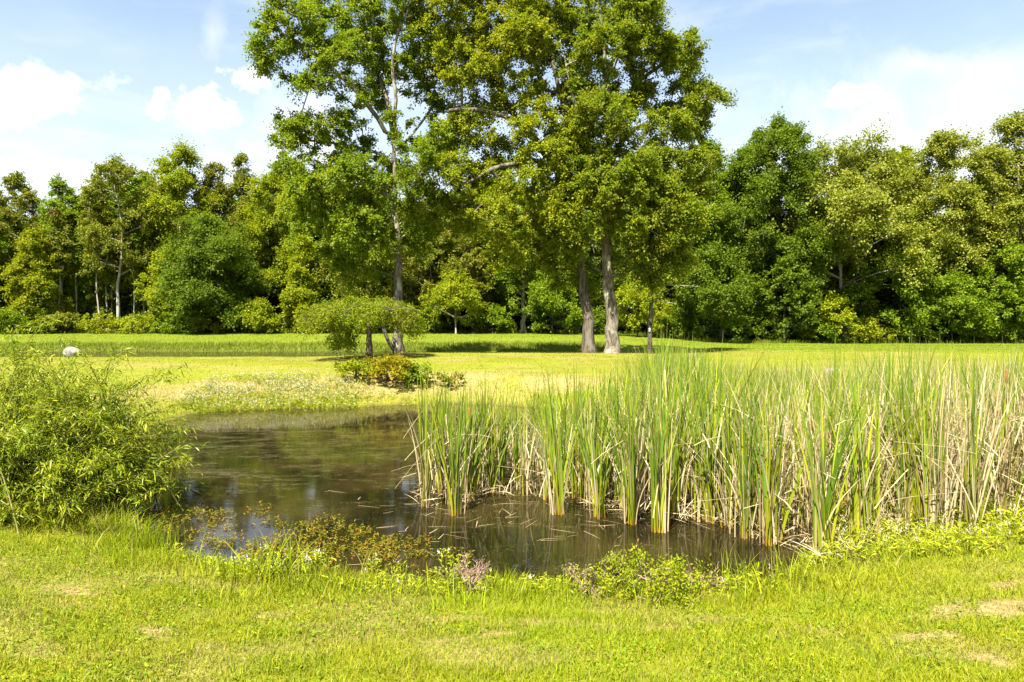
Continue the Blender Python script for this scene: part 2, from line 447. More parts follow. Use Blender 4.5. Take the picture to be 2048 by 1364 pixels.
def cattail_mat():
    m, t, out = newmat('cattail_leaf')
    tt = t.attr('t')
    up = t.ramp(t.attr('rnd'), [(0, (.065, .130, .011)), (.4, (.125, .195, .015)), (.75, (.190, .245, .015)), (1, (.28, .29, .015))])
    low = t.ramp(t.attr('rnd'), [(0, (.14, .20, .008)), (.6, (.22, .25, .010)), (1, (.30, .25, .012))])
    foot = (.34, .17, .02, 1)
    col = t.mix(t.smooth(tt, .08, .45), low, up)
    col = t.mix(t.smooth(tt, .10, .03, 0, .8), col, foot)
    col = t.mix(t.smooth(tt, .93, 1.0, 0, .6), col, (.30, .24, .12, 1))
    p = t.new('ShaderNodeBsdfPrincipled'); t.put(p.inputs['Base Color'], col); p.inputs['Roughness'].default_value = .42
    p.inputs['Specular IOR Level'].default_value = .22
    tr = t.new('ShaderNodeBsdfTranslucent'); t.put(tr.inputs[0], t.mix(1.0, col, (1.15, 1.15, .6, 1), 'MULTIPLY'))
    mx = t.new('ShaderNodeMixShader'); mx.inputs[0].default_value = .28
    t.l.new(p.outputs[0], mx.inputs[1]); t.l.new(tr.outputs[0], mx.inputs[2]); t.l.new(mx.outputs[0], out.inputs[0])
    return m


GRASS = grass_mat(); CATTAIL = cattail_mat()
STRAW = leaf_mat('straw_leaf', [(0, (.19, .13, .055)), (.4, (.33, .255, .13)), (.8, (.46, .38, .22)), (1, (.54, .47, .31))], trans=.25, tgain=(1, 1, .9))
SEED = plain_mat('seed_head_brown', (.17, .055, .015), (.26, .09, .03), 60, .9, .5, .004)
FLUFF = plain_mat('seed_fluff', (.24, .18, .11), (.36, .29, .20), 40, .95, .8, .01)


def ground_mat():
    m, t, out = newmat('ground_soil_and_turf')
    geo = t.new('ShaderNodeNewGeometry'); pos = geo.outputs['Position']
    fine = t.noise(pos, 14.0, 6.0, .7); med = t.noise(pos, 1.3, 4.0, .6); big = t.noise(pos, .16, 3.0, .55)
    stripe = t.noise(t.mapping(pos, (.12, 1.1, 1)), 1.0, 3.0)
    turf = t.mix(t.smooth(fine, .3, .7), (.068, .088, .004, 1), (.150, .160, .008, 1))
    turf = t.mix(t.smooth(med, .42, .66, 0, .6), turf, (.165, .152, .013, 1))
    turf = t.mix(t.smooth(big, .42, .62, 0, .55), turf, (.135, .17, .004, 1))
    turf = t.mix(t.smooth(stripe, .45, .62, 0, .4), turf, (.165, .158, .020, 1))
    sp = t.new('ShaderNodeSeparateXYZ'); t.l.new(pos, sp.inputs[0])
    turf = t.mix(t.smooth(sp.outputs[1], 31.0, 36.0, 0, .6), turf, t.mix(t.smooth(fine, .3, .7), (.05, .095, .002, 1), (.115, .165, .004, 1)))
    dryc = t.mix(t.smooth(fine, .3, .7), (.16, .115, .04, 1), (.30, .225, .10, 1))
    col = t.mix(t.attr('dry'), turf, dryc)
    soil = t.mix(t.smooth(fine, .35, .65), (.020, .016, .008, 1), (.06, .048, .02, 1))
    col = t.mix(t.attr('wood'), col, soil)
    mud = t.mix(t.smooth(fine, .35, .65), (.030, .022, .010, 1), (.085, .062, .028, 1))
    col = t.mix(t.attr('mud'), col, mud)
    p = t.new('ShaderNodeBsdfPrincipled'); t.put(p.inputs['Base Color'], col); p.inputs['Roughness'].default_value = .95
    p.inputs['Specular IOR Level'].default_value = .1
    b = t.new('ShaderNodeBump'); b.inputs['Strength'].default_value = .8; b.inputs['Distance'].default_value = .03
    t.l.new(fine, b.inputs['Height']); t.l.new(b.outputs[0], p.inputs['Normal'])
    t.l.new(p.outputs[0], out.inputs[0])
    return m


def water_mat():
    m, t, out = newmat('pond_water')
    geo = t.new('ShaderNodeNewGeometry'); pos = geo.outputs['Position']
    rip = t.noise(t.mapping(pos, (1.0, 2.2, 1)), 5.0, 3.0, .55)
    rip2 = t.noise(t.mapping(pos, (.5, 1.6, 1)), 1.6, 2.0, .5)
    hh = t.math('ADD', t.math('MULTIPLY', rip, .35), rip2)
    b = t.new('ShaderNodeBump'); b.inputs['Strength'].default_value = .06; b.inputs['Distance'].default_value = .02
    t.l.new(hh, b.inputs['Height'])
    wtr = t.new('ShaderNodeBsdfPrincipled')
    murk = t.noise(pos, .8, 4.0)
    t.put(wtr.inputs['Base Color'], t.mix(t.smooth(murk, .35, .65), (.006, .005, .002, 1), (.020, .015, .005, 1)))
    wtr.inputs['Roughness'].default_value = .05; wtr.inputs['IOR'].default_value = 1.33
    t.l.new(b.outputs[0], wtr.inputs['Normal'])
    # floating scum: streaky mats of algae, duckweed and leaf crumbs, still glossy with wet
    warp = t.mapping(pos, (1.0, 2.6, 1), (0, 0, .25))
    s1 = t.noise(warp, .9, 7.0, .72, .6); s2 = t.noise(warp, 5.0, 6.0, .75, .3); s3 = t.noise(pos, 34.0, 3.0, .7)
    sep = t.new('ShaderNodeSeparateXYZ'); t.l.new(pos, sep.inputs[0])
    zone = t.smooth(sep.outputs[1], 7.4, 10.5)
    s = t.math('ADD', t.math('ADD', t.math('MULTIPLY', s1, .55), t.math('MULTIPLY', s2, .35)), t.math('MULTIPLY', s3, .22))
    s = t.math('ADD', s, t.math('MULTIPLY', zone, .06))
    mask = t.smooth(s, .60, .71)
    speck = t.smooth(s3, .58, .66, 0, 1.0)
    mask = t.math('MULTIPLY', t.math('MAXIMUM', mask, t.math('MULTIPLY', speck, t.smooth(s1, .42, .58))), .42)
    scum = t.new('ShaderNodeBsdfPrincipled')
    sc = t.mix(t.smooth(s2, .4, .62), (.040, .036, .010, 1), (.10, .066, .024, 1))
    sc = t.mix(t.smooth(s3, .5, .7), sc, (.09, .095, .03, 1))
    t.put(scum.inputs['Base Color'], sc); scum.inputs['Roughness'].default_value = .38
    mx = t.new('ShaderNodeMixShader'); t.put(mx.inputs[0], mask)
    t.l.new(wtr.outputs[0], mx.inputs[1]); t.l.new(scum.outputs[0], mx.inputs[2]); t.l.new(mx.outputs[0], out.inputs[0])
    return m


# ------------------------------------------------------------------ ground and water
def spaced(lo, hi, pieces):
    """coordinates with the given step in each stretch: pieces = [(upto, step)...]"""
    out = [lo]
    for up, st in pieces:
        while out[-1] < min(up, hi) - 1e-6: out.append(out[-1] + st)
    return np.array(out)


ys = spaced(-30, 600, [(2, 2.0), (7.5, .10), (12, .2), (24, .25), (45, .4), (70, 1.0), (120, 4), (600, 40)])
xp = spaced(0, 420, [(7, .12), (14, .3), (30, .8), (60, 2), (120, 6), (420, 50)])
xs = np.concatenate([-xp[:0:-1], xp])
X, Yg = np.meshgrid(xs, ys)
Z = height(X, Yg)
dd = pond_dist(X, Yg)
mb = MB(); mb.smooth = True
nx, ny = len(xs), len(ys)
ii = (np.arange(ny - 1)[:, None] * nx + np.arange(nx - 1)[None, :])
quads = np.stack([ii, ii + 1, ii + nx + 1, ii + nx], -1).reshape(-1, 4)
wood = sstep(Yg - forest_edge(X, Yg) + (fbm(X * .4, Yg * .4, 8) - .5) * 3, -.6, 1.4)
mud = np.maximum(sstep(dd, .12, -.02), sstep(WATER2 + .03 - Z, -.03, .05) * (X < -4) * (Yg > 31) * (Yg < 41))
bankdry = sstep(dd, .2, .9) * sstep(dd, 3.4, 2.0) * (Yg > 15) * .75 * sstep(fbm(X * .6, Yg * .6, 4), .3, .55)
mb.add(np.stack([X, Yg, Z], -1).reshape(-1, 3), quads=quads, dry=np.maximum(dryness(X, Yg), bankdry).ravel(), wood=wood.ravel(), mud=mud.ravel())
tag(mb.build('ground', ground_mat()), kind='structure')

wm = water_mat()
bmw = bmesh.new()
lim = POND.copy(); cpt = lim.mean(0); lim = cpt + (lim - cpt) * 1.012
vsx = [bmw.verts.new((float(p[0]), float(p[1]), WATER)) for p in lim]
f = bmw.faces.new(vsx); bmesh.ops.triangulate(bmw, faces=[f])
me = bpy.data.meshes.new('pond_water'); bmw.to_mesh(me); bmw.free(); me.materials.append(wm)
o = bpy.data.objects.new('pond_water', me); COL.objects.link(o); tag(o, kind='structure')
mb = MB()
mb.add([(-60, 31.2, WATER2), (-4, 31.2, WATER2), (-4, 41, WATER2), (-60, 41, WATER2)], quads=[[0, 1, 2, 3]])
tag(mb.build('far_pond_water', wm), kind='structure')


# ------------------------------------------------------------------ tree growing
def resample(pts, step):
    pts = np.asarray(pts, float); out = [pts[0]]
    for a, b in zip(pts[:-1], pts[1:]):
        n = max(1, int(np.linalg.norm(b - a) / step))
        for i in range(1, n + 1): out.append(a + (b - a) * i / n)
    out = np.array(out)
    for _ in range(2): out[1:-1] = (out[:-2] + 2 * out[1:-1] + out[2:]) / 4
    return out


def skeleton(rng, trunk, limbs, clumps, r0, rtip=.012, min_z=0.8, sides=7, step=.5, flare=1.35, trunk_pow=.75):
    """a trunk with limbs and a branch out to every leaf clump; one mesh"""
    pos = []; par = []; paths = []
    tr = resample(trunk, step)
    for i, p in enumerate(tr): pos.append(p); par.append(i - 1)
    paths.append(list(range(len(tr))))
    for lb in limbs:
        l = resample(lb, step)
        P = np.array(pos); j = int(np.argmin(np.linalg.norm(P - l[0], axis=1))); path = [j]
        for p in l[1:]:
            pos.append(p); par.append(path[-1]); path.append(len(pos) - 1)
        paths.append(path)
    order = np.argsort(np.linalg.norm(clumps[:, None, :] - np.array(pos)[None, ::2, :], axis=2).min(1))
    ends = []
    for c in clumps[order]:
        P = np.array(pos)
        dv = c - P; dl = np.linalg.norm(dv, axis=1); hd = np.linalg.norm(dv[:, :2], axis=1)
        cost = dl + 1.2 * np.maximum(0, P[:, 2] - c[2] + .35 * hd) + 50 * (P[:, 2] < min_z)
        j = int(np.argmin(cost)); a = P[j]; L = dl[j]
        n = max(2, int(L / (step * 1.2)))
        ctl = (a + c) / 2 + np.array([0, 0, .10 * L]) + rng.normal(0, .06 * L, 3)
        path = [j]
        for i in range(1, n + 1):
            t = i / n; p = (1 - t) ** 2 * a + 2 * t * (1 - t) * ctl + t * t * c
            pos.append(p); par.append(path[-1]); path.append(len(pos) - 1)
        paths.append(path); ends.append(path[-1])
    pos = np.array(pos); cnt = np.zeros(len(pos))
    for e in ends: cnt[e] += 1
    for e in (paths[0][-1],): cnt[e] += 1
    for lb in paths[1:1 + len(limbs)]: cnt[lb[-1]] += 1
    for i in range(len(pos) - 1, 0, -1):
        if par[i] >= 0: cnt[par[i]] += cnt[i]
    p_ = math.log(r0 / rtip) / math.log(max(cnt[0], 3))
    rad = rtip * np.maximum(cnt, 1) ** p_
    tl = np.linspace(0, 1, len(tr))
    rad[:len(tr)] = np.maximum(rad[:len(tr)] * .5, r0 * (1 - .9 * tl ** trunk_pow))
    z0 = tr[:, 2] - tr[0, 2]
    rad[:len(tr)] *= 1 + (flare - 1) * np.exp(-z0 / .35)
    mb = MB(); mb.smooth = True
    for k, path in enumerate(paths):
        rr = rad[path].copy(); pp = pos[path].copy()
        if k > 0: rr[0] = min(rr[0], rr[1] * 1.25)
        if k == 0: pp[0, 2] -= .15
        if k <= len(limbs) and len(pp) > 3: pp[1:-1] += rng.normal(0, .12, (len(pp) - 2, 3)) * rr[1:-1, None] * 2
        tube(mb, pp, rr, sides if k <= len(limbs) else 4)
    return mb


def clump_leaves(rng, mb, C, out, rc, per, Ls, aspect=.85, sprigs=6, up=.45, droop=.15, spread=.24, flat=.75, size_jit=.35, nup=.8):
    K = len(C); M = max(1, per // sprigs)
    sd_ = norm(out[:, None, :] * .8 + np.array([0, 0, up]) + rng.normal(0, .75, (K, sprigs, 3)))
    ln = rc[:, None] * rng.uniform(.5, 1.35, (K, sprigs)) ** 1.0 * np.where(rng.uniform(0, 1, (K, sprigs)) < .25, 1.5, 1.0)
    s = rng.uniform(.05, 1, (K, sprigs, M)) ** .8
    P = C[:, None, None, :] + sd_[:, :, None, :] * (s * ln[:, :, None])[..., None]
    P = P + rng.normal(0, 1, P.shape) * (rc[:, None, None, None] * spread) * np.array([1, 1, flat])
    P[..., 2] -= droop * (s ** 2) * ln[:, :, None]
    D = sd_[:, :, None, :] * .8 + rng.normal(0, .7, P.shape) + np.array([0, 0, -.25])
    N = rng.normal(0, .6, P.shape) + np.array([0, 0, nup]) + out[:, None, None, :] * .35
    n = K * sprigs * M
    rnd = np.clip(np.repeat(rng.uniform(0, 1, K * sprigs), M) * .45 + rng.uniform(0, 1, n) * .55, 0, 1)
    L = Ls * (1 + rng.uniform(-size_jit, size_jit, n))
    leaves(mb, P.reshape(-1, 3), D.reshape(-1, 3), N.reshape(-1, 3), L, L * aspect, rnd)


def lobed_crown(rng, Ht, Wd, cb, prof, nlobe, nclump):
    """clump centres and outward directions of a crown built of overlapping lobes"""
    R = {'round': lambda t: np.sin(np.pi * np.clip(t * .88 + .07, 0, 1)) ** .55,
         'tall': lambda t: np.sin(np.pi * np.clip(t * .9 + .06, 0, 1)) ** .8 * .9,
         'cone': lambda t: (1 - t) ** .7 * .95 + .08,
         'dome': lambda t: np.sqrt(np.clip(1 - t ** 2 * .95, 0, 1)),
         'vase': lambda t: .45 + .55 * np.sin(np.pi * np.clip(t * .8 + .15, 0, 1))}[prof]
    C = []; O = []
    span = Ht - cb
    for i in range(nlobe):
        t = np.clip((i + rng.uniform(.1, .9)) / nlobe, 0, 1)
        az = i * 2.4 + rng.uniform(-.5, .5)
        rl = Wd * .5 * rng.uniform(.34, .58) * (1 if nlobe < 12 else .85)
        r = max(R(t) * Wd * .5 - rl * .7, 0) * rng.uniform(.55, 1.1)
        zc = cb + span * (t * .88 + .04)
        if i == nlobe - 1: r *= .3; rl *= .75; zc = Ht - rl * .6
        c = np.array([math.cos(az) * r, math.sin(az) * r, zc])
        k = max(2, int(nclump / nlobe * rng.uniform(.7, 1.3)))
        d = norm(rng.normal(0, 1, (k, 3)) + np.array([math.cos(az) * .6, math.sin(az) * .6 - .25, .35]))
        p = c + d * rl * rng.uniform(.4, 1.2, (k, 1)) * np.array([1, 1, .95])
        C.append(p); O.append(norm(d + .4 * norm(np.array([c[0], c[1], .2]))))
    C = np.concatenate(C); O = np.concatenate(O)
    ok = (C[:, 2] > max(cb * .85, .15)) & (C[:, 2] < Ht * 1.02)
    return C[ok], O[ok]


def grow_tree(name, label, cat, px, Y, top, wpx, leaf, bark, seed, cb=.25, prof='round', dens=1.0, leafL=.155, group=None, lean=0.0, tr=None,
              nlobe=None, sprigs=6, trunk_name='trunk', crown_name='crown', min_rc=.45, aspect=.8, up=.45, extra=None, base=None):
    rng = np.random.default_rng(seed)
    x = (px - 1024) / F * Y
    b = np.array([x, Y, H1(x, Y)]) if base is None else np.asarray(base, float)
    Ht = (CAM_Z - (top - HOR) / F * Y) - b[2]; Wd = wpx / F * Y
    cbz = cb * Ht
    area = Wd * (Ht - cbz)
    rc0 = max(min_rc, .092 * Wd)
    ncl = int(np.clip(area / (rc0 ** 2) * 1.75 * dens, 14, 480))
    nl = nlobe or int(np.clip(area / (Wd * .30) ** 2 * .8, 5, 16))
    C, O = lobed_crown(rng, Ht, Wd, cbz, prof, nl, ncl)
    rc = rc0 * rng.uniform(.7, 1.25, len(C))
    C[:, 0] += lean * (C[:, 2] / Ht) * Ht
    root = thing(name, label, cat, b, group)
    r0 = tr or max(.045, .0125 * Ht)
    n = 7; tz = np.linspace(0, max(Ht * .86, cbz * 1.1), n)
    tp = np.stack([lean * tz + np.cumsum(rng.normal(0, .012 * Ht, n)) * (tz > 0), np.cumsum(rng.normal(0, .012 * Ht, n)) * (tz > 0), tz], -1)
    tp[0] = 0
    skeleton(rng, tp, [], C, r0, rtip=.016 if Ht > 4 else .006, min_z=min(cbz * .6, Ht * .4), step=max(.35, Ht / 22)).build(trunk_name, BM[bark], root)
    mb = MB()
    per = int(np.clip(10.5 * (rc0 / leafL) ** 2, 40, 420))
    clump_leaves(rng, mb, C, O, rc, per, leafL, aspect=aspect, sprigs=sprigs, up=up)
    mb.build(crown_name, LM[leaf], root)
    if extra: extra(root, rng, Ht, Wd)
    return root


def dup(root, loc, rz, sc, label, group):
    r = root.copy(); COL.objects.link(r); r.location = [float(v) for v in loc]; r.rotation_euler = (0, 0, rz); r.scale = (sc, sc, sc)
    r['label'] = label
    if group: r['group'] = group
    for ch in root.children:
        c = ch.copy(); COL.objects.link(c); c.parent = r
    return r


# ------------------------------------------------------------------ the three big lawn trees, shaped after the photograph
def big_tree(name, label, Y, trunk_px, limbs_px, blobs, leaf, bark, r0, seed, dens, leafL, per=170, rc_m=.62, flare=1.45, sub=None):
    rng = np.random.default_rng(seed)
    b = at(*trunk_px[0][:2], Y); b[2] = H1(b[0], b[1])
    def P(q): 
        p = at(q[0], q[1], Y) - b; p[1] += q[2] if len(q) > 2 else 0; return p
    trunk = [P(q) for q in trunk_px]; trunk[0][2] = 0
    limbs = [[P(q) for q in l] for l in limbs_px]
    C = []; O = []
    cen = np.mean([P(q[:2]) for q in blobs], 0)
    for q in blobs:
        cx, cy, rx, ry = q[:4]; dy = q[4] if len(q) > 4 else rng.uniform(-1.6, 1.6)
        c = P((cx, cy)); c[1] += dy
        rr = np.array([rx / F * Y, min(rx, ry * 1.4) / F * Y * 1.15, ry / F * Y])
        n = max(3, int(rr[0] * rr[2] * 14.5 * dens))
        d = norm(rng.normal(0, 1, (n, 3)) + np.array([0, -.15, .15]))
        p = c + d * rr * (rng.uniform(.15, 1, (n, 1)) ** .5) * .92
        C.append(p); O.append(norm(d + .5 * norm(c - cen)))
    for l in limbs:
        q = resample(l, .55); q = q[len(q) // 3:]
        C.append(q + rng.normal(0, .38, q.shape)); O.append(norm(rng.normal(0, 1, q.shape) + np.array([0, -.3, .1])))
    C = np.concatenate(C); O = np.concatenate(O)
    rc = rc_m * rng.uniform(.6, 1.25, len(C))
    root = thing(name, label, 'tree', b)
    skeleton(rng, trunk, limbs, C, r0, rtip=.011, min_z=3.2, sides=10, step=.45, flare=flare, trunk_pow=1.1).build('trunk', BM[bark], root)
    mb = MB(); clump_leaves(rng, mb, C, O, rc, per, leafL, aspect=.9, sprigs=10, up=.25, droop=.3, spread=.17)
    mb.build('crown', LM[leaf], root)
    if sub: sub(root, P, rng)
    return root


def second_stem(root, P, rng):
    s = MB(); s.smooth = True
    tube(s, resample([P((793, 706, -.2)), P((783, 690, -.25)), P((772, 668, -.3)), P((766, 640, -.3)), P((772, 600, -.2))], .25), .085, 8)
    s.build('side_stem', BM['dark'], root)


big_tree('maple_tree', 'tall open maple with a pale upper trunk rising behind the weeping tree', 30.2,
         [(800, 705), (799, 650), (797, 580), (795, 480), (791, 400), (789, 330), (786, 270), (780, 200)],
         [[(786, 272), (774, 205, .3), (748, 125, .5), (735, 60, .5), (742, 0, .3)], [(787, 275), (797, 205, -.4), (786, 140, -.5), (802, 75, -.8), (835, 15, -.9)],
          [(785, 285), (745, 220, -.6), (690, 165, -1.0), (640, 122, -1.1), (585, 92, -1.2)], [(788, 320), (725, 290, .5), (650, 278, .7), (585, 268, .8)],
          [(788, 310), (838, 240, .7), (872, 180, 1.0)], [(791, 400), (735, 372, -.8), (670, 372, -1.1), (610, 390, -1.2)], [(792, 420), (842, 380, -.6), (862, 330, -.7)],
          [(793, 440), (745, 430, .6), (690, 450, 1.0)]],
         [(592, 70, 58, 48), (552, 105, 30, 60), (655, 40, 60, 55), (640, 100, 60, 40), (720, 10, 75, 65), (720, 95, 50, 45), (800, 20, 75, 70), (850, 80, 45, 60), (690, 150, 50, 35),
          (600, 165, 45, 20), (655, 200, 40, 22), (575, 255, 38, 28), (640, 262, 60, 32), (600, 295, 50, 22), (725, 240, 35, 28), (700, 300, 60, 30), (850, 190, 30, 45), (760, 140, 35, 50),
          (640, 355, 70, 40), (590, 340, 30, 22), (715, 385, 75, 45), (640, 430, 70, 45), (730, 465, 70, 45), (675, 500, 55, 35), (760, 330, 50, 35), (840, 330, 45, 40), (850, 410, 50, 50), (790, 250, 30, 22), (868, 120, 35, 40), (868, 290, 40, 40), (825, 460, 45, 45), (545, 150, 22, 25), (745, 355, 45, 40, -1.2), (735, 430, 50, 40, -1.2), (690, 372, 50, 30, -1.7), (630, 385, 45, 28, -1.5), (770, 490, 28, 35, -.8), (812, 395, 32, 40, -1.0), (715, 540, 40, 28), (530, 90, 18, 15), (740, 180, 40, 30), (815, 150, 30, 35)],
         'maple', 'lichen', .235, 11, 1.25, .085, per=330, rc_m=.44, sub=second_stem)
big_tree('maple_tree', 'yellow green maple with a bent leaning trunk, the left of the close trunk pair', 30.4,
         [(1180, 705), (1175, 640), (1164, 570), (1158, 500), (1159, 440), (1150, 395), (1128, 362), (1108, 335), (1085, 295)],
         [[(1128, 362), (1092, 302, .3), (1050, 250, .5), (1012, 200, .6), (985, 140, .5), (972, 70, .4), (975, -10, .2)], [(1052, 252), (1005, 240, -.8), (950, 232, -1.3), (905, 240, -1.4)],
          [(1159, 432), (1168, 380, -.5), (1152, 325, -.7), (1130, 245, -.6), (1108, 150, -.5), (1090, 50, -.4), (1085, -40, -.3)], [(1100, 320), (1045, 330, -.6), (985, 350, -1.1), (930, 380, -1.2)],
          [(1159, 470), (1110, 430, .8), (1060, 420, 1.0)]],
         [(895, 40, 55, 60), (950, 80, 65, 60), (1010, 30, 70, 65), (1020, 120, 60, 50), (925, 150, 60, 45), (880, 110, 35, 40), (980, 185, 55, 38), (905, 215, 50, 28), (1060, 90, 50, 70), (1085, 10, 60, 60),
          (1060, 190, 45, 45), (945, 270, 60, 35), (880, 280, 35, 35), (1010, 285, 55, 40), (1075, 265, 45, 45), (900, 350, 50, 40), (970, 365, 60, 45), (1045, 360, 50, 45), (1000, 430, 55, 45), (925, 430, 45, 40), (1060, 455, 55, 45),
          (1115, 440, 40, 50, -1.3), (1085, 340, 55, 35, -1.6), (1140, 385, 40, 30, -1.6), (1090, 505, 35, 40), (1135, 300, 40, 50, -1.2), (1020, 510, 45, 40), (960, -30, 80, 40)],
         'yellow', 'grey', .27, 12, 1.4, .085, per=330, rc_m=.46)
big_tree('maple_tree', 'broad dense maple with the thickest straight trunk, the right of the close trunk pair', 30.0,
         [(1224, 705), (1221, 640), (1218, 580), (1214, 500), (1209, 420), (1210, 360), (1216, 300), (1222, 240), (1211, 160), (1204, 80), (1200, 0), (1200, -50)],
         [[(1212, 335), (1262, 255, -.3), (1320, 246, -.5), (1380, 220, -.7), (1430, 190, -.7)], [(1222, 240), (1270, 165, .5), (1330, 112, .8), (1390, 100, .8)],
          [(1211, 160), (1240, 85, -.6), (1290, 30, -.9)], [(1209, 395), (1172, 300, -.8), (1142, 220, -1.2), (1122, 130, -1.3)], [(1210, 365), (1272, 322, .8), (1330, 312, 1.2), (1375, 330, 1.3)],
          [(1211, 425), (1270, 385, -1.0), (1320, 405, -1.4), (1340, 470, -1.5)], [(1212, 440), (1195, 380, 1.0), (1180, 330, 1.6)], [(1213, 400), (1160, 350, -1.5), (1120, 330, -2.0)]],
         [(1200, 15, 100, 65), (1270, 45, 45, 50), (1285, 15, 35, 35), (1140, 90, 60, 60), (1215, 110, 70, 50), (1300, 110, 60, 45), (1360, 105, 45, 40), (1400, 130, 30, 35), (1430, 180, 38, 25), (1385, 190, 50, 40),
          (1300, 190, 60, 45), (1215, 190, 55, 45), (1150, 190, 50, 50), (1395, 248, 45, 22), (1330, 260, 60, 32), (1150, 280, 55, 50), (1215, 285, 50, 35), (1270, 320, 55, 40), (1340, 335, 55, 40), (1175, 350, 45, 35),
          (1110, 350, 45, 40), (1260, 390, 55, 40), (1320, 405, 50, 40), (1355, 440, 40, 40), (1280, 460, 50, 40), (1320, 490, 45, 35), (1265, 520, 35, 35), (1185, 440, 25, 40, -1.5), (1380, 370, 35, 35), (1400, 320, 35, 30), (1250, 455, 40, 40, -1.2), (1190, 390, 50, 35, -1.8), (1240, 350, 50, 40, -1.8), (1200, 255, 60, 40, -1.8), (1340, 530, 35, 30), (1300, 560, 30, 25), (1140, 490, 30, 45), (1130, 560, 25, 35), (1180, 550, 25, 35)],
         'amber', 'lichen', .29, 13, 1.6, .085, per=330, rc_m=.46)

# ------------------------------------------------------------------ the wood behind: front row, one by one from left to right
Lf, Rf = 62.5, 53.0
def red_spray(root, rng, Ht, Wd):
    mb = MB(); C = rng.normal(0, .5, (7, 3)) + np.array([.2, -Wd * .45, Ht * .72])
    clump_leaves(rng, mb, C, norm(rng.normal(0, 1, (7, 3))), np.full(7, .5), 40, .2)
    o = mb.build('dead_foliage', LM['red'], root); o['label'] = 'spray of red dead leaves'


